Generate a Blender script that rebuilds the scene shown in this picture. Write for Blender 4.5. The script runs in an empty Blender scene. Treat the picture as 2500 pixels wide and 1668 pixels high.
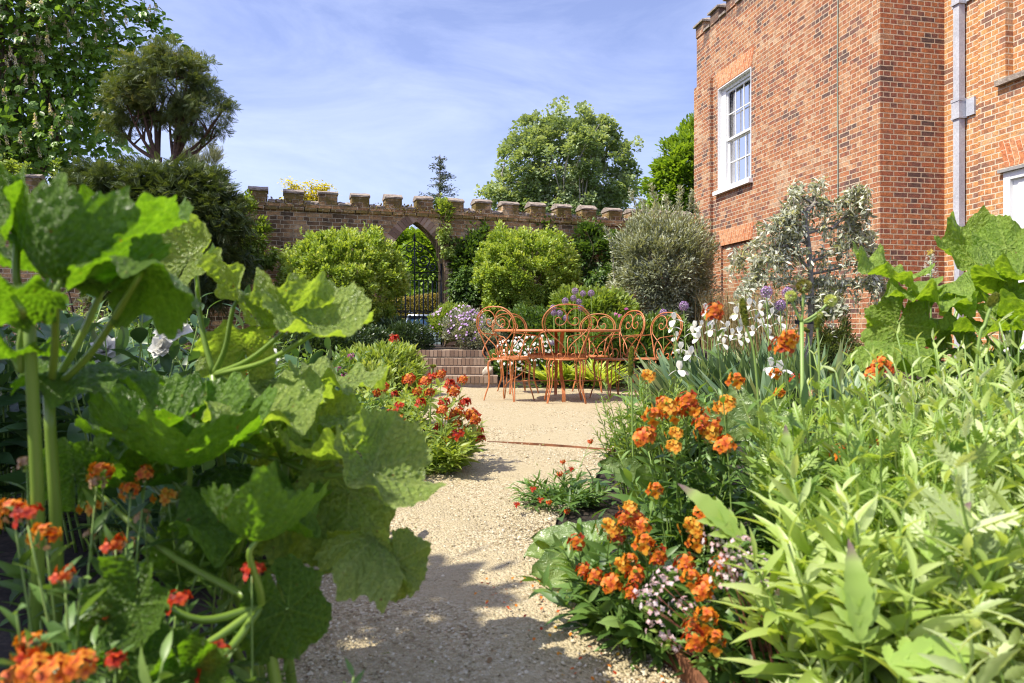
import bpy, math, random
import numpy as np
from mathutils import Vector, Matrix
random.seed(7); rng = np.random.default_rng(11)
SC = bpy.context.scene
R = math.radians
# ------------------------------------------------------------------ camera, sky, sun, exposure
EYE = 0.74; FPX = 1750.0; HZ = 803.0
cam_d = bpy.data.cameras.new('camera'); cam = bpy.data.objects.new('camera', cam_d); SC.collection.objects.link(cam)
cam.location = (0, 0, EYE); cam.rotation_euler = (R(90), 0, 0)
cam_d.sensor_width = 36; cam_d.lens = 36*FPX/2500; cam_d.shift_y = -(834-HZ)/2500
cam_d.clip_start = 0.05; cam_d.clip_end = 2000
cam_d.dof.use_dof = True; cam_d.dof.focus_distance = 9.0; cam_d.dof.aperture_fstop = 5.6
SC.camera = cam
SUN_EL = 56.0; SUN_H = Vector((-0.915, -0.40)).normalized()
to_sun = Vector((SUN_H.x*math.cos(R(SUN_EL)), SUN_H.y*math.cos(R(SUN_EL)), math.sin(R(SUN_EL))))
sl = bpy.data.lights.new('sun', 'SUN'); sl.energy = 4.4; sl.angle = R(0.5); sl.color = (1.0, 0.94, 0.80)
so = bpy.data.objects.new('sun', sl); SC.collection.objects.link(so)
so.rotation_euler = to_sun.to_track_quat('Z', 'Y').to_euler()
W = bpy.data.worlds.new('World'); SC.world = W; W.use_nodes = True
nt = W.node_tree; nt.nodes.clear()
def wn(t): return nt.nodes.new(t)
sky = wn('ShaderNodeTexSky'); sky.sky_type = 'NISHITA'; sky.sun_disc = False
sky.sun_elevation = R(SUN_EL); sky.sun_rotation = math.atan2(SUN_H.x, SUN_H.y)
sky.air_density = 1.0; sky.dust_density = 1.2; sky.ozone_density = 2.5
bg = wn('ShaderNodeBackground'); bg.inputs['Strength'].default_value = 0.145
out = wn('ShaderNodeOutputWorld')
tc = wn('ShaderNodeTexCoord'); mp = wn('ShaderNodeMapping'); mp.inputs['Scale'].default_value = (1.0, 1.0, 3.6)
mp.inputs['Rotation'].default_value = (0.0, 0.22, 0.5)
n1 = wn('ShaderNodeTexNoise'); n1.inputs['Scale'].default_value = 2.6; n1.inputs['Detail'].default_value = 9; n1.inputs['Roughness'].default_value = 0.62
n1.inputs['Distortion'].default_value = 0.5
r1 = wn('ShaderNodeValToRGB'); r1.color_ramp.elements[0].position = 0.36; r1.color_ramp.elements[0].color = (0.06,)*3+(1,)
r1.color_ramp.elements[1].position = 0.80; r1.color_ramp.elements[1].color = (0.50,)*3+(1,)
mx = wn('ShaderNodeMix'); mx.data_type = 'RGBA'
mx.inputs[7].default_value = (4.9, 5.4, 7.1, 1)
gain = wn('ShaderNodeMix'); gain.data_type = 'RGBA'; gain.blend_type = 'MULTIPLY'; gain.inputs[0].default_value = 1
gain.inputs[7].default_value = (0.98, 0.84, 0.98, 1)
L = nt.links.new
L(tc.outputs['Generated'], mp.inputs[0]); L(mp.outputs[0], n1.inputs['Vector']); L(n1.outputs['Fac'], r1.inputs[0])
L(r1.outputs[0], mx.inputs[0]); L(sky.outputs[0], gain.inputs[6]); L(gain.outputs[2], mx.inputs[6])
L(mx.outputs[2], bg.inputs[0]); L(bg.outputs[0], out.inputs[0])
SC.view_settings.view_transform = 'Standard'; SC.view_settings.look = 'None'
SC.view_settings.exposure = 0.72; SC.view_settings.gamma = 1
SC.cycles.use_denoising = True; SC.cycles.filter_width = 1.15; SC.render.filter_size = 1.15; SC.cycles.max_bounces = 7; SC.cycles.diffuse_bounces = 3; SC.cycles.glossy_bounces = 3
SC.cycles.transmission_bounces = 4; SC.cycles.transparent_max_bounces = 6; SC.cycles.sample_clamp_indirect = 6
SC.cycles.caustics_reflective = False; SC.cycles.caustics_refractive = False

# ------------------------------------------------------------------ helpers
def at(px, py, Y):                         # point seen at photo pixel (2500 wide) at depth Y
    return Vector(((px-1250)/FPX*Y, Y, EYE-(py-HZ)/FPX*Y))
def dat(px, py, Y): return at(px*1.06383, py*1.06383, Y)
def link(o): SC.collection.objects.link(o); return o
def empty(name, loc, label, cat, group=None, rz=0):
    o = bpy.data.objects.new(name, None); link(o); o.location = loc; o.rotation_euler = (0, 0, rz)
    o.empty_display_size = 0.05
    return tag(o, label, cat, group)
def tag(o, label=None, cat=None, group=None, kind=None):
    if label: o['label'] = label
    if cat: o['category'] = cat
    if group: o['group'] = group
    if kind: o['kind'] = kind
    return o
def inst(src, parent, M, name=None, label=None):
    o = bpy.data.objects.new(name or src.name.split('.')[0], src if isinstance(src, bpy.types.Mesh) else src.data)
    link(o); o.parent = parent; o.matrix_local = M
    if label: o['label'] = label
    return o
def M44(loc, x, y, z, s=1.0):
    m = Matrix.Identity(4)
    for i in range(3):
        m[i][0] = x[i]*s; m[i][1] = y[i]*s; m[i][2] = z[i]*s; m[i][3] = loc[i]
    return m
def frame_from(yv, zv):
    y = Vector(yv).normalized(); z = Vector(zv); z = (z-y*z.dot(y)).normalized(); return y.cross(z), y, z

class Acc:                                  # numpy mesh accumulator
    def __init__(s): s.v = []; s.f = []; s.t = []; s.u = []; s.n = 0
    def add(s, v, faces, tint=0.5, mat=0, uv=None):
        v = np.asarray(v, float).reshape(-1, 3)
        s.v.append(v); tt = np.empty(len(v)); tt[:] = tint; s.t.append(tt)
        s.u.append(np.zeros((len(v), 2)) if uv is None else np.asarray(uv, float))
        if isinstance(faces, np.ndarray): s.f.append((faces+s.n, mat))
        else:
            by = {}
            for f in faces: by.setdefault(len(f), []).append(f)
            for k, fs in by.items(): s.f.append((np.array(fs)+s.n, mat))
        s.n += len(v)
    def mesh(s, name, mats, smooth=True):
        m = bpy.data.meshes.new(name)
        v = np.concatenate(s.v); m.vertices.add(len(v)); m.vertices.foreach_set('co', v.ravel())
        li = np.concatenate([f.ravel() for f, _ in s.f]); m.loops.add(len(li)); m.loops.foreach_set('vertex_index', li)
        cnt = np.concatenate([np.full(len(f), f.shape[1]) for f, _ in s.f]); mi = np.concatenate([np.full(len(f), k) for f, k in s.f])
        m.polygons.add(len(cnt)); m.polygons.foreach_set('loop_start', np.concatenate([[0], np.cumsum(cnt)[:-1]]))
        m.polygons.foreach_set('material_index', mi)
        m.polygons.foreach_set('use_smooth', np.full(len(cnt), smooth))
        for k in mats: m.materials.append(k)
        a = m.attributes.new('tint', 'FLOAT', 'POINT'); a.data.foreach_set('value', np.concatenate(s.t))
        uv = np.concatenate(s.u)
        if uv.any():
            l = m.uv_layers.new(name='UVMap'); l.data.foreach_set('uv', uv[li].ravel())
        m.update(calc_edges=True); return m
    def obj(s, name, mats, parent=None, smooth=True, label=None):
        o = bpy.data.objects.new(name, s.mesh(name, mats, smooth)); link(o)
        if parent: o.parent = parent
        if label: o['label'] = label
        return o

def catmull(pts, n=6):
    P = np.asarray(pts, float)
    if len(P) < 3: return np.array([P[0]+(P[-1]-P[0])*t for t in np.linspace(0, 1, n+1)])
    Q = np.vstack([2*P[0]-P[1], P, 2*P[-1]-P[-2]]); o = []
    for i in range(1, len(Q)-2):
        for k in range(n):
            t = k/n; a, b, c, d = Q[i-1], Q[i], Q[i+1], Q[i+2]
            o.append(.5*((2*b)+(-a+c)*t+(2*a-5*b+4*c-d)*t*t+(-a+3*b-3*c+d)*t**3))
    o.append(P[-1]); return np.array(o)
def tube(acc, pts, rad, seg=6, tint=0.5, mat=0, flat=None, cap=True):
    P = np.asarray(pts, float); n = len(P); rad = np.broadcast_to(np.asarray(rad, float), (n,))
    T = np.gradient(P, axis=0); T /= np.linalg.norm(T, axis=1, keepdims=True)+1e-12
    ref = np.array([0, 0, 1.]) if abs(T[0][2]) < .9 else np.array([1., 0, 0])
    N = np.empty_like(P); u = np.cross(T[0], ref); u /= np.linalg.norm(u); N[0] = u
    for i in range(1, n):
        u = N[i-1]-T[i]*np.dot(N[i-1], T[i]); l = np.linalg.norm(u); N[i] = u/l if l > 1e-9 else N[i-1]
    B = np.cross(T, N); a = np.linspace(0, 2*np.pi, seg, endpoint=False)
    fx, fy = (1, 1) if flat is None else flat
    V = P[:, None]+rad[:, None, None]*(fx*np.cos(a)[None, :, None]*N[:, None]+fy*np.sin(a)[None, :, None]*B[:, None])
    i = np.arange(n-1)[:, None]*seg; j = np.arange(seg)[None]; k = (j+1) % seg
    F = np.stack([i+j, i+k, i+seg+k, i+seg+j], -1).reshape(-1, 4)
    acc.add(V.reshape(-1, 3), F, tint, mat)
    if cap and seg > 3:
        acc.f.append((np.array([list(range(seg-1, -1, -1))])+acc.n-n*seg, mat)); acc.f.append((np.array([list(range(seg))])+acc.n-seg, mat))
def norm(a): return a/(np.linalg.norm(a, axis=-1, keepdims=True)+1e-12)
def scatter(acc, tpl, pos, d, nrm, size, tint=0.5, width=1.0, mat=0):
    tv, tf = tpl; pos = np.atleast_2d(pos); N = len(pos)
    d = norm(np.broadcast_to(d, (N, 3))); nrm = np.broadcast_to(nrm, (N, 3)); nrm = norm(nrm-d*(nrm*d).sum(1, keepdims=True))
    x = np.cross(d, nrm); s = np.broadcast_to(size, (N,))[:, None, None]; w = np.broadcast_to(width, (N,))[:, None, None]
    V = pos[:, None]+s*(tv[None, :, 0:1]*w*x[:, None]+tv[None, :, 1:2]*d[:, None]+tv[None, :, 2:3]*nrm[:, None])
    F = (tf[None]+(np.arange(N)*len(tv))[:, None, None]).reshape(-1, tf.shape[1])
    acc.add(V.reshape(-1, 3), F, np.repeat(np.broadcast_to(tint, (N,)), len(tv)), mat)
def rnd(N): return norm(rng.normal(size=(N, 3)))
# leaf templates: x width, y length, z normal
def leaf_tpl(n=3, w=.22, fold=.06, droop=.12, prof=None):
    v = []; f = []
    prof = prof or (lambda t: math.sin(math.pi*min(1, t*.98+.02)**.8))
    for i in range(n+1):
        t = i/n; z = -droop*t*t
        v += [(-w*prof(t), t, z+fold*prof(t)), (0, t, z), (w*prof(t), t, z+fold*prof(t))]
    for i in range(n):
        a = 3*i; f += [(a, a+1, a+4, a+3), (a+1, a+2, a+5, a+4)]
    return np.array(v), np.array(f)
T_DIA = (np.array([(0, 0, 0), (.28, .5, .07), (0, 1, -.03), (-.28, .5, .07)]), np.array([(0, 1, 2), (0, 2, 3)]))
T_NEED = (np.array([(0, 0, 0), (.1, .5, .03), (0, 1, -.05), (-.1, .5, .03)]), np.array([(0, 1, 2), (0, 2, 3)]))
T_OVAL = leaf_tpl(3, .24, .07, .12)
T_LANCE = leaf_tpl(4, .11, .04, .30)
T_LONG = leaf_tpl(5, .085, .03, .45)
def spray_tpl():
    V = []; F = []
    for k in range(9):
        t = .1+.1*k; L0 = .26*math.sin(math.pi*(t*.8+.2))
        for sg in (-1, 1): n = len(V); z = -.25*t*t; V += [(0, t, z), (sg*L0*.9, t+.10, z-.02), (sg*L0*.55, t+.15, z)]; F.append((n, n+1, n+2))
    n = len(V); V += [(-.012, 0, 0), (.012, 0, 0), (0, 1.05, -.26)]; F.append((n, n+1, n+2)); return np.array(V), np.array(F)
T_SPRAY = spray_tpl()
T_BLADE = leaf_tpl(5, .05, .015, .12, lambda t: (1-t**3)*.9+.1*(1-t))
T_PETAL = leaf_tpl(5, .44, .10, .40, lambda t: [.22, .62, .92, 1, .84, .35][int(round(t*5))])
T_PETAL[0][:, 2] += .06*np.sin(np.arange(len(T_PETAL[0]))*2.7)

# ------------------------------------------------------------------ materials
def newmat(name):
    m = bpy.data.materials.new(name); m.use_nodes = True; t = m.node_tree; b = t.nodes['Principled BSDF']; return m, t, b
def ramp(t, fac, stops):
    r = t.nodes.new('ShaderNodeValToRGB'); e = r.color_ramp.elements
    while len(e) < len(stops): e.new(0.5)
    for q, (p, c) in zip(e, stops): q.position = p; q.color = tuple(c)+(1,)
    t.links.new(fac, r.inputs[0]); return r.outputs[0]
def noise(t, scale, detail=4, rough=.6, vec=None, dist=0):
    n = t.nodes.new('ShaderNodeTexNoise'); n.inputs['Scale'].default_value = scale; n.inputs['Detail'].default_value = detail
    n.inputs['Roughness'].default_value = rough; n.inputs['Distortion'].default_value = dist
    if vec is not None: t.links.new(vec, n.inputs['Vector'])
    return n
def mixc(t, f, a, b, mode='MIX'):
    m = t.nodes.new('ShaderNodeMix'); m.data_type = 'RGBA'; m.blend_type = mode
    for i, v in ((0, f), (6, a), (7, b)):
        if isinstance(v, (int, float)): m.inputs[i].default_value = v if i == 0 else (v, v, v, 1)
        elif isinstance(v, tuple): m.inputs[i].default_value = v+(1,)
        else: t.links.new(v, m.inputs[i])
    return m.outputs[2]
def math_(t, op, a, b=0.0, c=None):
    m = t.nodes.new('ShaderNodeMath'); m.operation = op
    for i, v in enumerate((a, b, c)):
        if v is None: continue
        if isinstance(v, (int, float)): m.inputs[i].default_value = v
        else: t.links.new(v, m.inputs[i])
    return m.outputs[0]
def bump(t, b, h, strength=.5, dist=.01, prev=None):
    n = t.nodes.new('ShaderNodeBump'); n.inputs['Strength'].default_value = strength; n.inputs['Distance'].default_value = dist
    t.links.new(h, n.inputs['Height'])
    if prev is not None: t.links.new(prev, n.inputs['Normal'])
    if b is not None: t.links.new(n.outputs[0], b.inputs['Normal'])
    return n.outputs[0]
def coord(t, k='Object'): return t.nodes.new('ShaderNodeTexCoord').outputs[k]
def leafmat(name, cols, trans=.35, rough=.45, tcol=None, spec=.5, vein=None, coat=0):
    """cols: 2-4 albedo stops over the per-leaf tint."""
    m, t, b = newmat(name)
    a = t.nodes.new('ShaderNodeAttribute'); a.attribute_name = 'tint'
    st = [(i/(len(cols)-1), c) for i, c in enumerate(cols)]
    c = ramp(t, a.outputs['Fac'], st)
    if vein is not None:
        v = t.nodes.new('ShaderNodeAttribute'); v.attribute_name = 'vein'
        nz = noise(t, 9, 3, .6, coord(t))
        c = mixc(t, math_(t, 'MULTIPLY', nz.outputs['Fac'], .55), c, mixc(t, 1.0, c, (1.35, 1.2, 1.0), 'MULTIPLY'))
        c = mixc(t, math_(t, 'MULTIPLY', v.outputs['Fac'], .75), c, vein)
        n2 = noise(t, 30, 4, .6, coord(t), .6); n3 = noise(t, 16, 2, .5, coord(t))
        c = mixc(t, .8, c, ramp(t, n2.outputs['Fac'], [(.35, (.68, .74, .6)), (.65, (1.28, 1.2, 1.15))]), 'MULTIPLY')
        c = mixc(t, ramp(t, n3.outputs['Fac'], [(.735, (0,)*3), (.76, (1,)*3)]), c, (.25, .15, .05))
        n_ = bump(t, b, math_(t, 'ADD', n2.outputs['Fac'], math_(t, 'MULTIPLY', v.outputs['Fac'], -.8)), 1.0, .014)
    t.links.new(c, b.inputs['Base Color']); b.inputs['Roughness'].default_value = rough
    b.inputs['Specular IOR Level'].default_value = spec
    tr = t.nodes.new('ShaderNodeBsdfTranslucent'); t.links.new(mixc(t, 1.0, c, tcol or (1.9, 1.75, .65), 'MULTIPLY'), tr.inputs[0])
    mx = t.nodes.new('ShaderNodeMixShader'); mx.inputs[0].default_value = trans
    t.links.new(b.outputs[0], mx.inputs[1]); t.links.new(tr.outputs[0], mx.inputs[2])
    t.links.new(mx.outputs[0], t.nodes['Material Output'].inputs[0]); return m
def flat(name, col, rough=.6, metal=0, nscale=None, namp=.3, bmp=0):
    m, t, b = newmat(name); b.inputs['Roughness'].default_value = rough; b.inputs['Metallic'].default_value = metal
    if nscale:
        n = noise(t, nscale, 6, .65, coord(t))
        c = ramp(t, n.outputs['Fac'], [(.3, [x*(1-namp) for x in col]), (.7, [min(1, x*(1+namp)) for x in col])])
        t.links.new(c, b.inputs['Base Color'])
        if bmp: bump(t, b, n.outputs['Fac'], .7, bmp)
    else: b.inputs['Base Color'].default_value = tuple(col)+(1,)
    return m
def brickmat(name, stops, mortar, bw=.225, bh=.075, off=.5, squash=.5, mort=.011, grime=None, moss=None, rough_b=.5, distort=.012):
    m, t, b = newmat(name); u = coord(t, 'UV')
    n0 = noise(t, 7, 3, .6, u); d = t.nodes.new('ShaderNodeVectorMath'); d.operation = 'MULTIPLY_ADD'
    t.links.new(n0.outputs['Color'], d.inputs[0]); d.inputs[1].default_value = (distort,)*3; t.links.new(u, d.inputs[2])
    br = t.nodes.new('ShaderNodeTexBrick'); t.links.new(d.outputs[0], br.inputs['Vector'])
    br.offset = off; br.squash = squash; br.squash_frequency = 2; br.offset_frequency = 2
    for k, v in (('Scale', 1), ('Mortar Size', mort/2), ('Mortar Smooth', .25), ('Bias', 0), ('Brick Width', bw), ('Row Height', bh)): br.inputs[k].default_value = v
    br.inputs['Color1'].default_value = (0, 0, 0, 1); br.inputs['Color2'].default_value = (1, 1, 1, 1); br.inputs['Mortar'].default_value = (.5, .5, .5, 1)
    big = noise(t, 1.3, 4, .6, u); fine = noise(t, 45, 5, .7, u)
    tint = math_(t, 'ADD', math_(t, 'MULTIPLY_ADD', br.outputs['Color'], .80, .10), math_(t, 'MULTIPLY_ADD', big.outputs['Fac'], 2.3, -1.15))
    c = ramp(t, tint, stops)
    med = noise(t, 14, 4, .6, u); c = mixc(t, .9, c, ramp(t, fine.outputs['Fac'], [(.3, (.45,)*3), (.7, (1.45,)*3)]), 'MULTIPLY')
    c = mixc(t, .75, c, ramp(t, med.outputs['Fac'], [(.35, (.6, .62, .68)), (.65, (1.25, 1.2, 1.1))]), 'MULTIPLY')
    mc = mixc(t, .7, mortar, ramp(t, med.outputs['Fac'], [(.3, (.65,)*3), (.7, (1.15,)*3)]), 'MULTIPLY')
    fac = br.outputs['Fac']; c = mixc(t, fac, c, mc)
    if grime:
        g = noise(t, 2.2, 8, .72, u); gf = ramp(t, g.outputs['Fac'], [(grime[1], (0,)*3), (grime[1]+.22, (1,)*3)])
        c = mixc(t, math_(t, 'MULTIPLY', gf, grime[2]), c, mixc(t, 1, grime[0], ramp(t, fine.outputs['Fac'], [(.3, (.45,)*3), (.7, (1.5,)*3)]), 'MULTIPLY'))
    if moss:
        g = noise(t, 3.1, 6, .7, u); sx = t.nodes.new('ShaderNodeSeparateXYZ'); t.links.new(u, sx.inputs[0])
        hh = math_(t, 'MULTIPLY_ADD', sx.outputs[1], 1/moss[2], -moss[1]/moss[2]); hh = math_(t, 'MINIMUM', math_(t, 'MAXIMUM', hh, 0), 1)
        mf = ramp(t, math_(t, 'MULTIPLY', g.outputs['Fac'], hh), [(.42, (0,)*3), (.52, (1,)*3)])
        c = mixc(t, math_(t, 'MULTIPLY', mf, .85), c, moss[0])
    t.links.new(c, b.inputs['Base Color']); b.inputs['Roughness'].default_value = .9; b.inputs['Specular IOR Level'].default_value = .2
    h = math_(t, 'MULTIPLY_ADD', fine.outputs['Fac'], .55, math_(t, 'MULTIPLY', fac, -1.0))
    h = math_(t, 'ADD', h, math_(t, 'MULTIPLY', math_(t, 'ADD', br.outputs['Color'], med.outputs['Fac']), .35))
    bump(t, b, h, rough_b, .012); return m

# box with world-metre UVs on vertical faces (frame = origin, along-axis, out-axis)
def obox(acc, o, ux, uy, x0, x1, y0, y1, z0, z1, mat=0, tint=.5, uvo=(0, 0)):
    """box in the frame: x along ux, y along uy (outward), z up; faces get metric UVs"""
    o = np.array(o, float); ux = np.array(ux, float); uy = np.array(uy, float)
    def p(x, y, z): return o+ux*x+uy*y+np.array([0, 0, z])
    F = [([(x0, y0, z0), (x1, y0, z0), (x1, y0, z1), (x0, y0, z1)], 0), ([(x1, y1, z0), (x0, y1, z0), (x0, y1, z1), (x1, y1, z1)], 0),
         ([(x0, y1, z0), (x0, y0, z0), (x0, y0, z1), (x0, y1, z1)], 1), ([(x1, y0, z0), (x1, y1, z0), (x1, y1, z1), (x1, y0, z1)], 1),
         ([(x0, y0, z1), (x1, y0, z1), (x1, y1, z1), (x0, y1, z1)], 2), ([(x0, y1, z0), (x1, y1, z0), (x1, y0, z0), (x0, y0, z0)], 2)]
    for q, k in F:
        uv = [(c[0], c[2]) if k == 0 else (c[1]+x0, c[2]) if k == 1 else (c[0], c[1]) for c in q]
        acc.add([p(*c) for c in q], [(0, 1, 2, 3)], tint, mat, np.array(uv)+np.array(uvo))
def slab(acc, o, ux, uz, uy, poly, y0, y1, mat=0, uvs=1.0):
    """extruded polygon: poly in (x along ux, z along uz), thickness along uy from y0 to y1"""
    o = np.array(o, float); ux = np.array(ux, float); uy = np.array(uy, float); uz = np.array(uz, float); n = len(poly)
    A = [o+ux*a+uz*b+uy*y0 for a, b in poly]; B = [o+ux*a+uz*b+uy*y1 for a, b in poly]; uv = np.array(poly)*uvs
    acc.add(A, [tuple(range(n))], .5, mat, uv); acc.add(B, [tuple(range(n-1, -1, -1))], .5, mat, uv)
    for i in range(n):
        j = (i+1) % n; l = math.dist(poly[i], poly[j])
        acc.add([A[i], A[j], B[j], B[i]], [(0, 1, 2, 3)], .5, mat, [(0, y0), (l, y0), (l, y1), (0, y1)])
# ------------------------------------------------------------------ ground
soil_m, t, b = newmat('dark_soil')
o_ = coord(t); n1 = noise(t, 6, 8, .75, o_); n2 = noise(t, 60, 6, .8, o_)
c = ramp(t, n1.outputs['Fac'], [(.3, (.02, .013, .009)), (.5, (.05, .035, .024)), (.68, (.14, .10, .07)), (.8, (.3, .22, .15))])
c = mixc(t, .8, c, ramp(t, n2.outputs['Fac'], [(.35, (.4,)*3), (.7, (1.8,)*3)]), 'MULTIPLY')
t.links.new(c, b.inputs['Base Color']); b.inputs['Roughness'].default_value = .95
bump(t, b, math_(t, 'ADD', n1.outputs['Fac'], n2.outputs['Fac']), 1, .03)
def gravelmat(name, sc=1.0):
    m, t, b = newmat(name); o = coord(t)
    v = t.nodes.new('ShaderNodeTexVoronoi'); v.inputs['Scale'].default_value = 120*sc; t.links.new(o, v.inputs['Vector'])
    v2 = t.nodes.new('ShaderNodeTexVoronoi'); v2.inputs['Scale'].default_value = 250*sc; t.links.new(o, v2.inputs['Vector'])
    s = t.nodes.new('ShaderNodeSeparateXYZ'); t.links.new(v.outputs['Color'], s.inputs[0])
    c = ramp(t, s.outputs[0], [(0, (.22, .16, .09)), (.25, (.40, .32, .18)), (.6, (.55, .46, .29)), (.9, (.68, .61, .44)), (1, (.44, .28, .14))])
    s2 = t.nodes.new('ShaderNodeSeparateXYZ'); t.links.new(v2.outputs['Color'], s2.inputs[0])
    c2 = ramp(t, s2.outputs[0], [(0, (.36, .29, .17)), (.5, (.51, .43, .27)), (1, (.62, .54, .37))])
    big = noise(t, 1.7, 6, .65, o)
    bf = ramp(t, big.outputs['Fac'], [(.40, (0,)*3), (.62, (1,)*3)])
    c = mixc(t, bf, c, c2)
    c = mixc(t, math_(t, 'MULTIPLY', bf, .5), c, (.49, .40, .24))
    t.links.new(c, b.inputs['Base Color']); b.inputs['Roughness'].default_value = .85; b.inputs['Specular IOR Level'].default_value = .3
    h = math_(t, 'ADD', math_(t, 'MULTIPLY', v.outputs['Distance'], -1.2), math_(t, 'MULTIPLY', v2.outputs['Distance'], -.6))
    big2 = noise(t, 7, 4, .6, o)
    n_ = bump(t, None, big2.outputs['Fac'], .6, .03)
    bump(t, b, h, .8, .008, n_); return m
gravel_m = gravelmat('gravel')
def sstep(a, b, x): t = np.clip((x-a)/(b-a), 0, 1); return t*t*(3-2*t)
def terrain(x, y):
    x = np.asarray(x, float); y = np.asarray(y, float)
    h = .40*sstep(9.9, 10.9, y)-.65*sstep(15.8, 22, y)-.05*sstep(6.9, 8.3, y)*(1-sstep(9.6, 10, y))
    return h
def grid(xs, ys, zf, name, mat, dz=0):
    X, Y = np.meshgrid(xs, ys); V = np.stack([X, Y, zf(X, Y)+dz], -1).reshape(-1, 3); nx = len(xs); a = Acc()
    i = np.arange(len(ys)-1)[:, None]*nx; j = np.arange(nx-1)[None]
    a.add(V, np.stack([i+j, i+j+1, i+nx+j+1, i+nx+j], -1).reshape(-1, 4)); return a.obj(name, [mat])
def soil_h(X, Y):
    w = .5*np.sin(X*7.1+1.3*np.sin(Y*5.3))+.5*np.sin(Y*6.7+X*2.9)
    return terrain(X, Y)+.005*w*(Y < 20)-.006
xs = np.concatenate([[-700, -200, -60, -25], np.arange(-14, 14.01, .25), [25, 60, 200, 700]]); ys = np.concatenate([[-60, -10], np.arange(-2, 24, .2), [30, 50, 100, 300, 1200]])
tag(grid(xs, ys, soil_h, 'ground', soil_m), kind='structure')
# gravel path and seating terrace as one outline, slightly proud of the beds
left = [(-.5, -.6), (-.52, .9), (-.56, 1.5), (-.66, 1.86), (-.76, 2.3), (-.80, 2.83), (-.78, 3.25), (-.50, 3.5), (-.26, 4.0), (-.25, 4.6), (-.7, 5.6), (-1.15, 6.6), (-1.5, 7.6), (-1.75, 8.6), (-1.7, 9.3), (-1.45, 9.62)]
right = [(.5, -.6), (.42, .9), (.385, 1.5), (.31, 1.78), (.20, 1.91), (.17, 2.3), (.17, 2.75), (.33, 3.2), (.5, 3.9), (.62, 4.4), (1.0, 5.2), (1.5, 6.2), (1.95, 7.2), (1.9, 8.2), (1.4, 9.1), (.0, 9.5)]
L_ = catmull(left, 4)
R_ = catmull(right, 4)
a = Acc(); n = len(L_); m_ = 16
V = np.array([[(L_[i]*(1-k/m_)+R_[i]*(k/m_)) for k in range(m_+1)] for i in range(n)]).reshape(-1, 2)
Z = -.05*sstep(6.9, 8.3, V[:, 1])+.008+.006*np.sin(V[:, 0]*5)*np.sin(V[:, 1]*4)+.004*np.sin(V[:, 0]*13+V[:, 1]*9)
ii = np.arange(n-1)[:, None]*(m_+1); jj = np.arange(m_)[None]
a.add(np.column_stack([V, Z]), np.stack([ii+jj, ii+jj+1, ii+m_+2+jj, ii+m_+1+jj], -1).reshape(-1, 4))
tag(a.obj('gravel_path', [gravel_m]), kind='structure')
def path_x(y):
    return np.interp(y, L_[:, 1], L_[:, 0]), np.interp(y, R_[:, 1], R_[:, 0])
# loose stones lying on the path
stone_m = leafmat('loose_stone', [(.20, .15, .09), (.42, .35, .21), (.56, .48, .32), (.74, .68, .53)], 0, .8)
base = np.array([(0, 0, .5), (.5, 0, .1), (.15, .48, .12), (-.42, .3, .08), (-.4, -.28, .12), (.16, -.46, .08), (0, 0, -.2)])
bf = np.array([(0, 1, 2), (0, 2, 3), (0, 3, 4), (0, 4, 5), (0, 5, 1), (6, 2, 1), (6, 3, 2), (6, 4, 3), (6, 5, 4), (6, 1, 5)])
N = 46000; yy = 1.2+(rng.random(N)**1.5)*8.2; lx, rx = path_x(yy); fr = rng.random(N)
fr = np.where(rng.random(N) < .4, np.where(rng.random(N) < .5, fr*.22, 1-fr*.22), fr); xx = lx+(rx-lx)*fr
big = rng.random(N) < .02
a = Acc(); a_s = (.0022+.0050*rng.random(N)**2)*np.where(big, 1.7, 1)
patch = np.sin(xx*6+2*np.sin(yy*3))+np.sin(yy*5+xx*3); keep = rng.random(N) < np.clip(.32+.4*patch, .05, .9)
q = np.column_stack([xx, yy, .010+.004*rng.random(N)-.05*sstep(6.9, 8.3, yy)])[keep]
scatter(a, (base, bf), q, rnd(len(q))*[1, 1, .25], rnd(len(q))*.5+[0, 0, 1], a_s[keep]*1.6, rng.random(len(q))**.8)
tag(a.obj('gravel_stones', [stone_m], smooth=False), kind='stuff', label='loose pale pebbles scattered over the gravel path', cat='gravel')
# rusty edging strips
rust_m = flat('rusted_steel', (.23, .095, .045), .85, .2, 14, .5, .003)
def strip(pts, z0, z1, th=.004):
    a = Acc(); P = catmull(pts, 6); T = norm(np.gradient(P, axis=0)); Nn = np.column_stack([-T[:, 1], T[:, 0]])
    for sgn in (1,):
        A = P+Nn*th; B = P-Nn*th
        V = np.concatenate([np.column_stack([A, np.full(len(P), z0)]), np.column_stack([A, np.full(len(P), z1)]), np.column_stack([B, np.full(len(P), z1)]), np.column_stack([B, np.full(len(P), z0)])])
        n = len(P); F = []
        for i in range(n-1):
            for k in range(4): k2 = (k+1) % 4; F.append((k*n+i, k*n+i+1, k2*n+i+1, k2*n+i))
        F += [(0, n, 2*n, 3*n), (n-1, 4*n-1, 3*n-1, 2*n-1)]
        a.add(V, F)
    return a.obj('edging_strip', [rust_m], smooth=False)
tag(strip([(.41, .9), (.37, 1.4), (.30, 1.72), (.20, 1.93), (.17, 2.1)], -.03, .062), 'rusty steel edging strip curving along the bed at lower right', 'garden edging')
tag(strip([(-.16, 4.62), (.2, 4.52), (.62, 4.30)], -.03, .017), 'thin rusty steel strip sunk across the gravel path', 'garden edging')

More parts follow.
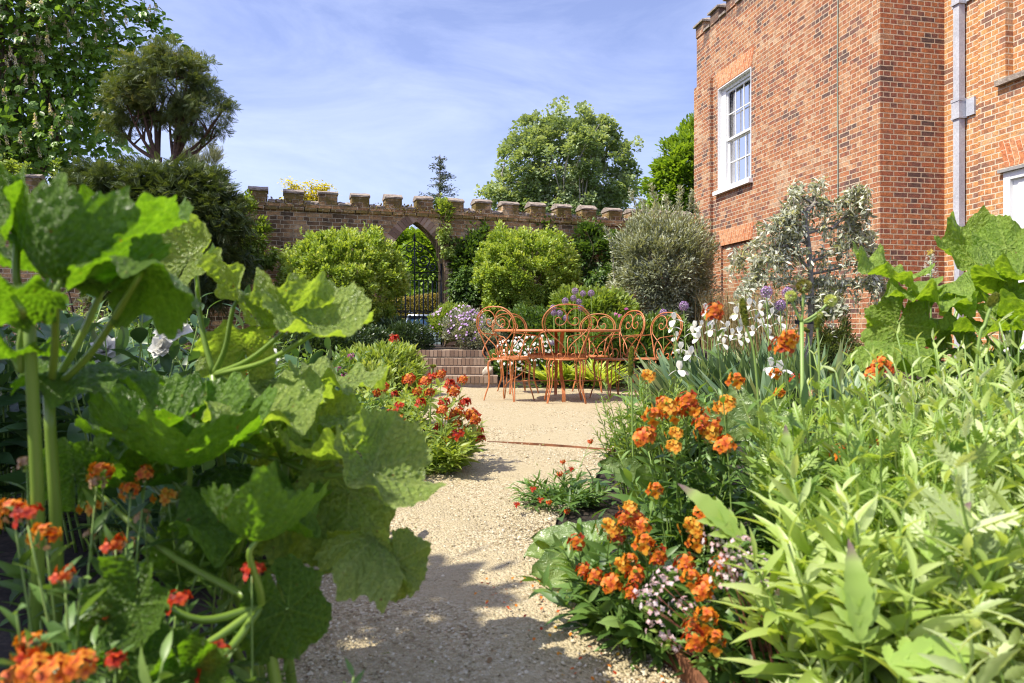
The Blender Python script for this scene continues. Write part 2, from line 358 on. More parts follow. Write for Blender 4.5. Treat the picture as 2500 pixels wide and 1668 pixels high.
# ------------------------------------------------------------------ garden wall
wallb_m = brickmat('weathered_dark_brick', [(0, (.12, .08, .05)), (.3, (.27, .165, .09)), (.55, (.43, .26, .13)), (.8, (.54, .35, .19)), (1, (.62, .45, .28))], (.64, .54, .39),
                   mort=.013, grime=((.13, .09, .05), .48, .6), moss=((.16, .12, .03), 2.55, .5), rough_b=1.6, distort=.04)
cope_m, t, b = newmat('lichen_stone'); o_ = coord(t); n1 = noise(t, 9, 8, .75, o_); n2 = noise(t, 30, 5, .8, o_)
c = ramp(t, n1.outputs['Fac'], [(.3, (.12, .09, .07)), (.5, (.34, .28, .23)), (.66, (.46, .40, .33)), (.8, (.30, .24, .10))])
c = mixc(t, .7, c, ramp(t, n2.outputs['Fac'], [(.3, (.45,)*3), (.65, (1.3,)*3)]), 'MULTIPLY')
t.links.new(c, b.inputs['Base Color']); b.inputs['Roughness'].default_value = .95; bump(t, b, n2.outputs['Fac'], 1, .02)
moss_m = flat('golden_moss', (.20, .14, .03), .95, 0, 30, .7, .02)
WD = Vector((3.053, 1, 0)).normalized(); WN = Vector((WD.y, -WD.x, 0))
def wallp(px):                                # wall front plane point at photo column px
    Y = FPX*2.53/(387-.0587*px); return Vector(((px-1250)/FPX*Y, Y, 0))
WO = wallp(0.0)
def ws(px): return (wallp(px)-WO).dot(WD)
gw = empty('garden_wall', WO, 'old crenellated brick garden wall crossing the view behind the shrubs', 'wall')
zero = (0, 0, 0)
S0, S1 = ws(-260), ws(1735); JL, JR = ws(943), ws(1087); TOPW = 2.99; SPR = 1.78; TH = .36; HB = -.7
gwa = Acc()
def wq(s0, z0, s1, z1, y=0):
    v = [WD*s0+WN*y+Vector((0, 0, z0)), WD*s1+WN*y+Vector((0, 0, z0)), WD*s1+WN*y+Vector((0, 0, z1)), WD*s0+WN*y+Vector((0, 0, z1))]
    gwa.add(v, [(0, 1, 2, 3)], .5, 0, [(s0, z0), (s1, z0), (s1, z1), (s0, z1)])
w_ = JR-JL; arc = []
for k in range(25):                            # pointed two-centred arch
    x = k/24*w_; arc.append((JL+x, SPR+math.sqrt(max(0, w_**2-(max(x, w_-x))**2))*1.01))
for y in (0, -TH):
    wq(S0, HB, JL, TOPW, y); wq(JR, HB, S1, TOPW, y)
    for (xa, za), (xb, zb) in zip(arc, arc[1:]):
        v = [WD*xa+WN*y+Vector((0, 0, za)), WD*xb+WN*y+Vector((0, 0, zb)), WD*xb+WN*y+Vector((0, 0, TOPW)), WD*xa+WN*y+Vector((0, 0, TOPW))]
        gwa.add(v, [(0, 1, 2, 3)], .5, 0, [(xa, za), (xb, zb), (xb, TOPW), (xa, TOPW)])
for pts in ([(JL, HB), (JL, SPR)]+arc+[(JR, SPR), (JR, HB)],):
    l = 0
    for (xa, za), (xb, zb) in zip(pts, pts[1:]):
        d = math.dist((xa, za), (xb, zb))
        if d < 1e-6: continue
        v = [WD*xa+Vector((0, 0, za)), WD*xb+Vector((0, 0, zb)), WD*xb-WN*TH+Vector((0, 0, zb)), WD*xa-WN*TH+Vector((0, 0, za))]
        gwa.add(v, [(0, 1, 2, 3)], .5, 0, [(0, l), (0, l+d), (TH, l+d), (TH, l)]); l += d
v = [WD*S0+Vector((0, 0, TOPW)), WD*S1+Vector((0, 0, TOPW)), WD*S1-WN*TH+Vector((0, 0, TOPW)), WD*S0-WN*TH+Vector((0, 0, TOPW))]
gwa.add(v, [(0, 1, 2, 3)]); gwa.obj('brickwork', [wallb_m], gw, smooth=False)
# string course of projecting bricks
a = Acc(); obox(a, zero, WD, WN, S0, S1, -.02, .028, 2.925, 2.985)
s = S0
while s < S1:
    a_ = .0; obox(a, zero, WD, WN, s, s+.205, .004, .036+.012*rng.random(), 2.86+.006*rng.random(), 2.92, uvo=(0, .3)); s += .225
a.obj('string_course', [wallb_m], gw, smooth=False)
voss_m = leafmat('arch_brick', [(.16, .10, .07), (.31, .20, .14), (.46, .34, .26)], 0, .9)
a = Acc()
for side in (0, 1):                            # arch ring of separate voussoirs
    cx = JR if side == 0 else JL; sg = -1 if side == 0 else 1; th = 0
    while th < R(60):
        t0, t1 = th+.004, th+.060; pts = [(cx+sg*w_*1.01*math.cos(t0), SPR+w_*1.01*math.sin(t0)), (cx+sg*(w_+.19)*math.cos(t0), SPR+(w_+.19)*math.sin(t0)),
                                           (cx+sg*(w_+.19)*math.cos(t1), SPR+(w_+.19)*math.sin(t1)), (cx+sg*w_*1.01*math.cos(t1), SPR+w_*1.01*math.sin(t1))]
        mid = (JL+JR)/2; pts = [(min(x, mid-.004) if side == 0 else max(x, mid+.004), z) for x, z in pts]
        n0 = a.n; slab(a, zero, WD, (0, 0, 1), WN, pts, -.05, .006+.014*rng.random()); a.t[-1][:] = 0
        tt = rng.random()
        for q in a.t[-6:]: q[:] = tt
        th += .066
a.obj('arch', [voss_m], gw, smooth=False)
a = Acc(); z = -.1
while z < SPR:                                 # jamb quoins
    w2 = .21 if int(z/.075) % 2 else .11
    for s0, s1 in ((JR+.002, JR+w2),): obox(a, zero, WD, WN, s0, s1, -.08, .012+.008*rng.random(), z+.004, z+.069, tint=rng.random())
    for s0, s1 in ((JL-w2, JL-.002),): obox(a, zero, WD, WN, s0, s1, -.08, .012+.008*rng.random(), z+.004, z+.069, tint=rng.random())
    z += .075
a.obj('jamb', [voss_m], gw, smooth=False)
cents = [-210, -118, -25, 68, 161, 252, 345, 440, 537, 630, 717, 801, 880, 961, 1036.5, 1111, 1180, 1246, 1313, 1377, 1438, 1501, 1555, 1616, 1672]
sc_ = [ws(c) for c in cents]
def capmesh(a, s0, s1, zb, zt, front, back, j=0, mat=0):
    prof = [(front+.025, zb), (front+.028, zb+.03), (front-.12, zt), (back+.10, zt-.01), (back-.02, zb+.03), (back-.02, zb)]
    n = 5; rings = []
    for k in range(n+1):
        s = s0+(s1-s0)*k/n; rings.append([WD*s+WN*(y+random.uniform(-j, j))+Vector((0, 0, z+random.uniform(-j, j))) for y, z in prof])
    V = [p for r in rings for p in r]; m = len(prof); F = [(i*m+q, i*m+(q+1) % m, (i+1)*m+(q+1) % m, (i+1)*m+q) for i in range(n) for q in range(m)]
    F += [tuple(range(m-1, -1, -1)), tuple(n*m+q for q in range(m))]; a.add(V, F, .5, mat)
for i, s in enumerate(sc_):
    hw = .158+random.uniform(-.008, .008); a = Acc(); zt = 3.175+random.uniform(-.015, .01)
    obox(a, zero, WD, WN, s-hw, s+hw, -.30, .012+.02*random.random(), 2.985, zt, uvo=(random.random(), 0))
    me = a.obj('merlon', [wallb_m], gw, smooth=False)
    a = Acc(); capmesh(a, s-hw-.015, s+hw+.015, zt+.002, 3.268+random.uniform(-.012, .012), .012, -.30, .005); a.obj('cap', [cope_m], me, smooth=False)
    if i+1 < len(sc_):
        a = Acc(); capmesh(a, s+hw+.012, sc_[i+1]-.158-.012, 2.987, 3.075+random.uniform(-.02, .01), .005, -.30, .008); a.obj('coping', [cope_m], gw, smooth=False)
a = Acc(); N = 5200; s = S0+(S1-S0)*rng.random(N); k = .5+.5*np.sin(s*2.1)+.35*np.sin(s*5.7+1); keep = rng.random(N) < k*.8; s = s[keep]; N = len(s)
p = np.array(WD)*s[:, None]+np.array(WN)*(.03-.05*rng.random(N))[:, None]+np.column_stack([np.zeros((N, 2)), 2.93+.075*rng.random(N)**.7*np.where(rng.random(N) < .4, 2, 1)])
scatter(a, (base, bf), p, rnd(N), rnd(N), .02+.025*rng.random(N), rng.random(N)); a.obj('moss', [leafmat('moss', [(.09, .05, .015), (.22, .15, .03), (.30, .26, .05)], .1, .9)], gw)

# ------------------------------------------------------------------ iron gate
iron_m = flat('dark_iron', (.030, .036, .045), .45, .6)
g = empty('iron_gate', wallp(1015)+Vector((0, 0, .38)), 'ornate dark wrought iron gate standing in the pointed arch', 'gate')
gO = -Vector(g.location)+WO; mid = (JL+JR)/2; gy = -.16
def gp(s, z, y=gy): return gO+WD*s+WN*y+Vector((0, 0, z))
B0 = .42
a = Acc()
for s in (JL+.04, JR-.04): tube(a, [gp(s, B0), gp(s, 2.0)], .018, 6)
for z in (.50, .95, 1.08, 1.66, 1.82): tube(a, [gp(JL+.04, z), gp(JR-.04, z)], .011, 6)
a.obj('gate_frame', [iron_m], g)
a = Acc(); nb = 12
for k in range(1, nb): s = JL+.04+(w_-.08)*k/nb; tube(a, [gp(s, B0), gp(s, 1.66)], .011 if k % 2 else .014, 5)
tube(a, [gp(mid, 1.66), gp(mid, 2.42)], .012, 5); tube(a, [gp(mid, 2.42), gp(mid, 2.58)], [.03, .002], 5)
a.obj('bars', [iron_m], g)
a = Acc()
def ring(c, z, r, rad=.009, t0=0, t1=360, y=gy): tube(a, [gp(c+r*math.cos(R(t)), z+r*math.sin(R(t)), y) for t in np.linspace(t0, t1, 14)], rad, 5, cap=False)
for k in range(nb):
    c = JL+.04+(w_-.08)*(k+.5)/nb; ring(c, 1.015, .045); ring(c, 1.74, .05, .005, 0, 180); ring(c, .56, .04)
    ring(c, .66, .035, .005)
def spiral(c, z, r0, turns, sg, ph=0, rad=.012): tube(a, [gp(c+sg*r0*(1-q*.82)*math.cos(ph+q*turns*6.283), z+r0*(1-q*.82)*math.sin(ph+q*turns*6.283)) for q in np.linspace(0, 1, 30)], rad, 5)
a.obj('ring_row', [iron_m], g)
for sg in (-1, 1):
    for c__, z__, r__, t__, p__ in ((.18, 2.04, .16, 1.6, 2.6), (.34, 1.93, .10, 1.5, 2.0), (.10, 2.28, .08, 1.4, 3.1)): a = Acc(); spiral(mid+sg*c__, z__, r__, t__, sg, p__); a.obj('scroll', [iron_m], g)
    a = Acc(); tube(a, catmull([gp(mid+sg*.50, 1.82), gp(mid+sg*.44, 2.0), gp(mid+sg*.30, 2.2), gp(mid+sg*.12, 2.36), gp(mid, 2.42)], 5), .009, 5); a.obj('arch_bar', [iron_m], g)

# ------------------------------------------------------------------ brick steps
step_b = leafmat('step_brick', [(.17, .11, .075), (.27, .18, .12), (.37, .27, .19)], 0, .9)
stepm, t, b = newmat('step_tread'); n1 = noise(t, 22, 6, .7, coord(t)); t.links.new(ramp(t, n1.outputs['Fac'], [(.3, (.26, .19, .14)), (.7, (.46, .37, .28))]), b.inputs['Base Color']); bump(t, b, n1.outputs['Fac'], .8, .01)
st = empty('brick_steps', (-.8, 9.6, 0), 'four shallow steps of dark bricks set on edge below the gate', 'steps')
for i, (x0, x1, y0, y1) in enumerate([(-1.50, -.19, 9.60, 9.96), (-1.50, -.26, 9.95, 10.31), (-1.50, -.30, 10.30, 10.66), (-1.52, -.42, 10.65, 11.6)]):
    a = Acc(); z0 = .105*i; z1 = z0+.105
    obox(a, (.8, -9.6, 0), (1, 0, 0), (0, 1, 0), x0+.004, x1-.004, y0+.012, y1-.002, -.05 if i == 0 else z0-.09, z1-.006)
    s = a.obj('step', [stepm], st, smooth=False)
    a = Acc(); x = x0
    while x < x1-.02:
        w = min(.052+.008*random.random(), x1-x); e = random.uniform(0, .006)
        obox(a, (.8, -9.6, 0), (1, 0, 0), (0, 1, 0), x+.003, x+w-.003, y0-e, y0+.105, z0+.012, z1+random.uniform(-.002, .003), tint=random.random()); x += w+.003
    a.obj('brick_edge', [step_b], s, smooth=False)
# stone resting on the steps
a = Acc(); u = np.linspace(0, 2*np.pi, 17)[:-1]; v = np.linspace(0, np.pi, 10); V = []
for q in v:
    for w in u:
        r = 1+.12*math.sin(3*w+q*2)+.08*math.sin(5*q+w); V.append((.078*r*math.sin(q)*math.cos(w), .06*r*math.sin(q)*math.sin(w), .058*r*math.cos(q)))
F = [(i*16+j, i*16+(j+1) % 16, (i+1)*16+(j+1) % 16, (i+1)*16+j) for i in range(9) for j in range(16)]; a.add(V, F)
s = a.obj('stone', [flat('pale_stone', (.48, .42, .33), .9, 0, 18, .25, .01)]); s.location = (-.335, 9.75, .16); s.rotation_euler = (0, -.5, 0)
tag(s, 'pale rounded stone resting at the right end of the steps', 'stone')

# ------------------------------------------------------------------ house
K = Vector((5.24, 10.2, 0)); AX = Vector((-.196, .981, 0)).normalized(); AN = Vector((-AX.y, AX.x, 0)); BX = Vector((.981, .196, 0)).normalized(); BN = Vector((BX.y, -BX.x, 0))
stA = [(0, (.15, .095, .08)), (.18, (.24, .12, .09)), (.3, (.37, .14, .075)), (.55, (.42, .175, .085)), (.8, (.49, .245, .125)), (1, (.54, .35, .22))]
houseA_m = brickmat('orange_red_brick', stA, (.64, .52, .37), mort=.015, grime=((.22, .15, .12), .53, .6), moss=((.13, .09, .075), 5.7, 1.5), rough_b=.9)
houseB_m = brickmat('red_brick', [(0, (.14, .085, .07)), (.15, (.24, .11, .08)), (.4, (.38, .13, .07)), (.75, (.48, .18, .075)), (1, (.46, .24, .13))], (.64, .50, .35), mort=.017, rough_b=1.0, grime=((.20, .14, .115), .56, .55))
houseC_m = brickmat('warm_orange_brick', [(0, (.26, .14, .10)), (.2, (.42, .19, .10)), (.5, (.56, .25, .10)), (.8, (.62, .32, .13)), (1, (.56, .36, .22))], (.68, .58, .43), mort=.016, grime=((.42, .36, .28), .57, .45))
rub_m = brickmat('rubbed_brick', [(0, (.55, .20, .09)), (.5, (.64, .29, .14)), (1, (.68, .36, .2))], (.68, .52, .36), bw=.16, bh=.068, squash=1.0, mort=.010, rough_b=.25)
hs = empty('brick_house', K, 'tall red brick house with sash window and parapet on the right', 'house')
TA = 7.15
def rects(a, o, ux, uy, x0, x1, z0, z1, holes, y=0, mat=0):
    """flat wall face with rectangular holes and reveals"""
    xs = sorted({x0, x1, *[h[0] for h in holes], *[h[1] for h in holes]}); zs = sorted({z0, z1, *[h[2] for h in holes], *[h[3] for h in holes]})
    for xa, xb in zip(xs, xs[1:]):
        for za, zb in zip(zs, zs[1:]):
            cx, cz = (xa+xb)/2, (za+zb)/2
            if any(h[0] < cx < h[1] and h[2] < cz < h[3] for h in holes): continue
            v = [np.array(o)+np.array(ux)*x+np.array(uy)*y+np.array([0, 0, z]) for x, z in ((xa, za), (xb, za), (xb, zb), (xa, zb))]
            a.add(v, [(0, 1, 2, 3)], .5, mat, [(xa, za), (xb, za), (xb, zb), (xa, zb)])
    for h in holes:
        x_, X_, z_, Z_, dep = h
        for (ax, az), (bx, bz) in (((x_, z_), (x_, Z_)), ((X_, Z_), (X_, z_)), ((x_, Z_), (X_, Z_)), ((X_, z_), (x_, z_))):
            v = [np.array(o)+np.array(ux)*x+np.array(uy)*(y-d)+np.array([0, 0, z]) for x, z, d in ((ax, az, 0), (bx, bz, 0), (bx, bz, dep), (ax, az, dep))]
            a.add(v, [(0, 1, 2, 3)], .5, mat, [(ax+dd, az) if False else (dd+ax+bx, az+bz) for ax, az, dd in ((ax, az, 0), (bx, bz, 0), (bx, bz, dep), (ax, az, dep))] if False else [(0, ax+az), (0, bx+bz), (dep, bx+bz), (dep, ax+az)])
WIN = (3.50, 4.83, 3.60, 5.73, .26); BL = (3.50, 4.70, .9, 2.45, .045)
a = Acc(); rects(a, zero, AX, AN, 0, 5.82, -.3, TA, [WIN, BL])
rects(a, zero, AX, AN, BL[0], BL[1], BL[2], BL[3], [], -.045)
rects(a, Vector(AX)*5.82, -AN, AX, 0, 6, -.3, TA, [])          # far end
wa = a.obj('wall', [houseA_m], hs, smooth=False)
a = Acc(); obox(a, zero, AX, AN, 5.05, 5.80, 0, .075, -.3, 6.05); a.obj('pilaster', [houseA_m], hs, smooth=False)
a = Acc(); rects(a, zero, BX, BN, 0, 1.06, -.3, 9.5, []); rects(a, zero, AX, AN, 0, .001, TA, 9.5, []); a.obj('wall', [houseB_m], hs, smooth=False)
a = Acc(); obox(a, zero, AX, AN, 0, 5.82, -.35, 0, TA, TA+.02); obox(a, zero, AX, AN, 0, 3.9, -.3, 0, TA+.02, TA+2); a.obj('parapet', [houseA_m], hs, smooth=False)
for i in range(4):                                             # stone-capped merlons on the parapet
    s1 = 5.82-.685*i; a = Acc(); obox(a, zero, AX, AN, s1-.36, s1, -.33, .02, TA+.02, TA+.26); me = a.obj('merlon', [houseA_m], hs, smooth=False)
    a = Acc(); e = [np.array(AX)*x+np.array(AN)*y+np.array([0, 0, z]) for x, y, z in
                    [(s1-.40, .07, TA+.262), (s1+.05, .07, TA+.262), (s1+.05, -.38, TA+.262), (s1-.40, -.38, TA+.262), (s1-.40, .07, TA+.30), (s1+.05, .07, TA+.30), (s1+.05, -.38, TA+.30), (s1-.40, -.38, TA+.30), (s1-.28, -.15, TA+.40), (s1-.07, -.15, TA+.40)]]
    a.add(e, [(0, 1, 2, 3), (0, 1, 5, 4), (1, 2, 6, 5), (2, 3, 7, 6), (3, 0, 4, 7), (4, 5, 9, 8), (6, 7, 8, 9)]); a.add([e[4], e[8], e[7]], [(0, 1, 2)]); a.add([e[5], e[6], e[9]], [(0, 1, 2)])
    a.obj('cap', [cope_m], me, smooth=False)
    if i < 3: a = Acc(); obox(a, zero, AX, AN, s1-.66, s1-.385, -.35, .04, TA+.022, TA+.07); a.obj('coping', [cope_m], hs, smooth=False)
def gauged(a, o, ux, uy, x0, x1, z0, z1, sl, y):
    v = [np.array(o)+np.array(ux)*x+np.array(uy)*y+np.array([0, 0, z]) for x, z in ((x0, z0), (x1, z0), (x1+sl, z1), (x0-sl, z1))]
    vb = [q-np.array(uy)*y for q in v]; w = x1-x0
    a.add(v, [(0, 1, 2, 3)], .5, 0, [(0, 0), (0, w), (z1-z0, w*1.0), (z1-z0, 0)])
    for i in range(4): j = (i+1) % 4; a.add([v[i], v[j], vb[j], vb[i]], [(0, 1, 2, 3)], .5, 0, [(0, 0), (0, .1), (.02, .1), (.02, 0)])
for n_, (x0, x1, z0, z1) in enumerate([(WIN[0], WIN[1], WIN[3]+.02, WIN[3]+.34), (BL[0], BL[1], BL[3], BL[3]+.32)]):
    a = Acc(); gauged(a, zero, AX, AN, x0, x1, z0, z1, .10, .004); a.obj('lintel', [rub_m], hs, smooth=False)
white_m = flat('white_gloss_paint', (.80, .80, .79), .35)
# sash window
wnd = bpy.data.objects.new('window', None); link(wnd); wnd.parent = hs
a = Acc(); x0, x1, z0, z1, dp = WIN; f = .17; DY = -.05
def wb(xa, xb, za, zb, ya, yb): obox(a, zero, AX, AN, xa, xb, ya, yb, za, zb)
wb(x1-f, x1-.022, z0, z1-.022, -.12+DY, -.03+DY); wb(x0+.022, x0+f, z0, z1-.022, -.12+DY, -.03+DY); wb(x0+f, x1-f, z1-.09, z1-.022, -.119+DY, -.031+DY)
wb(x1-.020, x1-.002, z0, z1-.002, -.10, .008); wb(x0+.002, x0+.020, z0, z1-.002, -.10, .008); wb(x0+.021, x1-.021, z1-.020, z1-.002, -.10, .007); a.obj('frame', [white_m], wnd, smooth=False)
a = Acc(); wb(x0-.05, x1+.07, z0-.085, z0-.003, -.12, .09); wb(x0+.021, x1-.021, z0-.003, z0+.018, -.33, -.01); a.obj('sill', [white_m], wnd, smooth=False)
ix0, ix1, iz0, iz1 = x0+f, x1-f, z0+.02, z1-.10; zm = (iz0+iz1)/2
for k, (za, zb, y) in enumerate(((iz0, zm+.02, -.10+DY), (zm-.02, iz1, -.065+DY))):
    a = Acc(); wb(ix0, ix0+.045, za, zb, y-.03, y); wb(ix1-.045, ix1, za, zb, y-.03, y); wb(ix0+.045, ix1-.045, za, za+(.09 if k == 0 else .045), y-.03, y); wb(ix0+.045, ix1-.045, zb-.045, zb, y-.03, y)
    for q in (1, 2): xx_ = ix0+(ix1-ix0)*q/3; wb(xx_-.01, xx_+.01, za+.045, zb-.045, y-.022, y-.004)
    zz_ = (za+zb)/2+.02; wb(ix0+.045, ix1-.045, zz_-.01, zz_+.01, y-.0215, y-.0045); a.obj('sash', [white_m], wnd, smooth=False)
gm, t, b = newmat('window_glass'); b.inputs['Roughness'].default_value = .02; b.inputs['Base Color'].default_value = (.9, .95, 1, 1)
tr = t.nodes.new('ShaderNodeBsdfTransparent'); mx_ = t.nodes.new('ShaderNodeMixShader'); gl = t.nodes.new('ShaderNodeBsdfGlossy'); gl.inputs['Roughness'].default_value = .02
fr_ = t.nodes.new('ShaderNodeFresnel'); t.links.new(fr_.outputs[0], mx_.inputs[0]); fr_.inputs[0].default_value = 1.22
t.links.new(tr.outputs[0], mx_.inputs[1]); t.links.new(gl.outputs[0], mx_.inputs[2]); t.links.new(mx_.outputs[0], t.nodes['Material Output'].inputs[0])
a = Acc(); rects(a, zero, AX, AN, ix0, ix1, iz0, iz1, [], -.135+DY); a.obj('glass', [gm], wnd, smooth=False)
a = Acc(); obox(a, zero, AX, AN, x0-.3, x1+.3, -2.5, -2.48, z0-.5, z1+.5); obox(a, zero, AX, AN, x0-.3, x0-.28, -2.47, -.02, z0-.5, z1+.5); obox(a, zero, AX, AN, x1+.28, x1+.3, -2.47, -.02, z0-.5, z1+.5); obox(a, zero, AX, AN, x0-.27, x1+.27, -2.47, -.02, z1+.48, z1+.5); obox(a, zero, AX, AN, x0-.27, x1+.27, -2.47, -.02, z0-.52, z0-.5)
a.obj('room', [flat('room_paint', (.42, .44, .5), .8)], wnd, smooth=False)
a = Acc()
for xa, xb, yy_ in ((ix1-.46, ix1+.06, -.22), (ix0-.02, ix0+.36, -.22)):
    n_ = 26; xs_ = np.linspace(xa, xb, n_); V = [np.array(AX)*x+np.array(AN)*(yy_-.035*math.sin(i*1.35)-.05)+np.array([0, 0, z]) for z in (iz0, iz1) for i, x in enumerate(xs_)]
    a.add(V, [(i, i+1, n_+i+1, n_+i) for i in range(n_-1)])
a.obj('curtain', [flat('white_linen', (.78, .78, .80), .9)], wnd)
# wall C with door and lead downpipe
CO = K-K+BX*1.06; CX = Vector((.196, -.981, 0)).normalized(); CN = AN
DR = (1.03, 2.05, .05, 2.80, .10); UW = (1.05, 2.0, 4.0, 6.4, .12)
a = Acc(); rects(a, CO, CX, CN, 0, .585, -.3, 9.5, []); rects(a, CO, CX, CN, .62, 4.2, -.3, 9.5, [DR, UW], .035); rects(a, CO, CX, CN, UW[0], UW[1], UW[2], UW[3], [], -.085)
obox(a, CO, CX, CN, .585, .62, -.05, -.03, -.3, 9.5); rects(a, CO+CX*.62, AN, CX, -.05, .035, -.3, 9.5, []); rects(a, CO+CX*.585, AN, CX, -.05, .0, -.3, 9.5, [])
a.obj('wall', [houseC_m], hs, smooth=False)
a = Acc(); obox(a, CO, CX, CN, UW[0]-.10, UW[1]+.1, -.08, .11, UW[2]-.07, UW[2]+.003); a.obj('sill', [cope_m], hs, smooth=False)
a = Acc(); gauged(a, Vector(CO)+Vector(CN)*.035, CX, CN, DR[0]+.02, DR[1], DR[3]+.05, DR[3]+.40, .10, .004); a.obj('lintel', [rub_m], hs, smooth=False)
dr = bpy.data.objects.new('door', None); link(dr); dr.parent = hs; D_ = Vector(CO)+Vector(CN)*.035
a = Acc(); obox(a, D_, CX, CN, DR[0]+.002, DR[0]+.10, -.10, .015, DR[2], DR[3]-.02); obox(a, D_, CX, CN, DR[1]-.10, DR[1]-.002, -.10, .015, DR[2], DR[3]-.02); obox(a, D_, CX, CN, DR[0]+.10, DR[1]-.10, -.10, .012, DR[3]-.12, DR[3]-.021); a.obj('frame', [white_m], dr, smooth=False)
a = Acc(); obox(a, D_, CX, CN, DR[0]+.10, DR[1]-.10, -.08, -.04, DR[2]+.02, DR[3]-.12)
for zz_ in (.25, 1.1, 1.95): obox(a, D_, CX, CN, DR[0]+.18, DR[1]-.18, -.04, -.028, DR[2]+zz_, DR[2]+zz_+.62)
a.obj('door_leaf', [white_m], dr, smooth=False)
a = Acc(); obox(a, D_, CX, CN, DR[0]-.05, DR[1]+.05, -.06, .06, DR[3]-.018, DR[3]+.022); a.obj('drip_board', [flat('weathered_lead', (.30, .29, .28), .7, 0, 25, .3)], dr, smooth=False)
lead_m, t, b = newmat('old_lead'); n1 = noise(t, 3, 6, .7, coord(t)); n2 = noise(t, 35, 5, .8, coord(t))
c = ramp(t, n1.outputs['Fac'], [(.3, (.42, .44, .50)), (.7, (.60, .62, .67))]); t.links.new(mixc(t, .7, c, ramp(t, n2.outputs['Fac'], [(.3, (.6,)*3), (.7, (1.15,)*3)]), 'MULTIPLY'), b.inputs['Base Color']); b.inputs['Roughness'].default_value = .6; bump(t, b, n2.outputs['Fac'], .5, .006)
dp_ = bpy.data.objects.new('downpipe', None); link(dp_); dp_.parent = hs
a = Acc(); obox(a, CO, CX, CN, .29, .395, .03, .125, 2.18, 9.4); obox(a, CO, CX, CN, .30, .385, .04, .115, -.2, 2.18); pipe = a.obj('pipe', [lead_m], dp_, smooth=False)
for zc in (2.02, 3.82, 5.42):
    a = Acc(); obox(a, CO, CX, CN, .275, .41, .02, .14, zc-.13, zc+.13); obox(a, CO, CX, CN, .27, .415, .015, .147, zc+.10, zc+.14); obox(a, CO, CX, CN, .27, .415, .015, .147, zc-.14, zc-.11)
    obox(a, CO, CX, CN, .415, .55, .002, .03, zc-.12, zc+.12); obox(a, CO, CX, CN, .16, .27, .002, .03, zc-.12, zc+.12); a.obj('bracket', [lead_m], dp_, smooth=False)
a = Acc(); q = [np.array(AX)*.925+np.array(AN)*(.012+.002*math.sin(z*3))+np.array(AX)*.006*math.sin(z*1.7)+np.array([0, 0, z]) for z in np.linspace(2.0, 9.4, 40)]
tube(a, q, .009, 6); a.obj('cable', [flat('verdigris_copper', (.25, .33, .27), .6, .3)], hs)
# garden-wall joint shade strip is real: short stub beyond the corner
# ------------------------------------------------------------------ beyond the gate
lawn_m = flat('distant_grass', (.09, .15, .03), .9, 0, 3, .4, .03)
tag(grid(np.linspace(-30, 30, 20), np.linspace(17, 60, 20), terrain, 'lawn', lawn_m, .03), kind='structure')
car = empty('parked_car', (-3.35, 29, -.25), 'silver estate car with dark rear glass parked beyond the iron gate', 'car', rz=.03)
paint_m, t, b = newmat('silver_car_paint'); b.inputs['Base Color'].default_value = (.55, .60, .68, 1); b.inputs['Metallic'].default_value = .6; b.inputs['Roughness'].default_value = .28; b.inputs['Coat Weight'].default_value = .6
dglass, t, b = newmat('dark_car_glass'); b.inputs['Base Color'].default_value = (.02, .05, .11, 1); b.inputs['Roughness'].default_value = .08
blk = flat('black_rubber', (.02, .02, .022), .8)
# lengthwise body profile (y, z, half width)
def loft(a, secs, mat=0):
    V = []; n = len(secs[0])
    for s in secs: V += s
    F = [(i*n+j, i*n+(j+1) % n, (i+1)*n+(j+1) % n, (i+1)*n+j) for i in range(len(secs)-1) for j in range(n)]
    a.add(V, F+[tuple(range(n-1, -1, -1)), tuple((len(secs)-1)*n+j for j in range(n))], .5, mat)
def sec(y, hw, z0, z1, tw):                   # rounded cross-section
    return [(-hw*.93, y, z0), (-hw, y, z0+.15), (-hw, y, (z0+z1)/2), (-tw, y, z1-.04), (-tw*.85, y, z1), (tw*.85, y, z1), (tw, y, z1-.04), (hw, y, (z0+z1)/2), (hw, y, z0+.15), (hw*.93, y, z0)]
a = Acc(); loft(a, [sec(-2.2, .80, .38, .86, .74), sec(-2.12, .88, .28, .98, .82), sec(-1.2, .90, .24, .98, .86), sec(1.0, .90, .24, .96, .86), sec(2.0, .86, .28, .86, .78), sec(2.25, .74, .38, .70, .66)]); body = a.obj('body', [paint_m], car)
a = Acc(); loft(a, [sec(-2.05, .80, .93, 1.02, .74), sec(-1.75, .80, .93, 1.45, .62), sec(-1.3, .80, .93, 1.52, .62), sec(.1, .80, .93, 1.50, .62), sec(1.0, .80, .92, .98, .76)]); a.obj('cabin_glass', [dglass], car)
a = Acc(); loft(a, [[(-.66, -1.86, 1.47), (.66, -1.86, 1.47), (.62, -1.86, 1.53), (-.62, -1.86, 1.53)], [(-.68, .2, 1.49), (.68, .2, 1.49), (.62, .2, 1.56), (-.62, .2, 1.56)]])
for s_ in (-1, 1): tube(a, [(s_*.6, -1.75, 1.62), (s_*.6, .1, 1.62)], .02); tube(a, [(s_*.62, -1.8, 1.5), (s_*.80, -2.02, .96)], .04)
a.obj('roof', [paint_m], car)
for sx in (-1, 1):
    for yy_ in (-1.35, 1.4):
        a = Acc(); tube(a, [(sx*.70, yy_, .32), (sx*.9, yy_, .32)], .32, 18); w = a.obj('wheel', [blk], car); a = Acc(); tube(a, [(sx*.88, yy_, .32), (sx*.91, yy_, .32)], .2, 14); a.obj('rim', [paint_m], w)
    a = Acc(); obox(a, (0, 0, 0), (1, 0, 0), (0, 1, 0), sx*.70-.12, sx*.70+.12, -2.23, -2.12, .72, .88); a.obj('tail_light', [flat('red_lens', (.4, .02, .02), .2)], car, smooth=False)
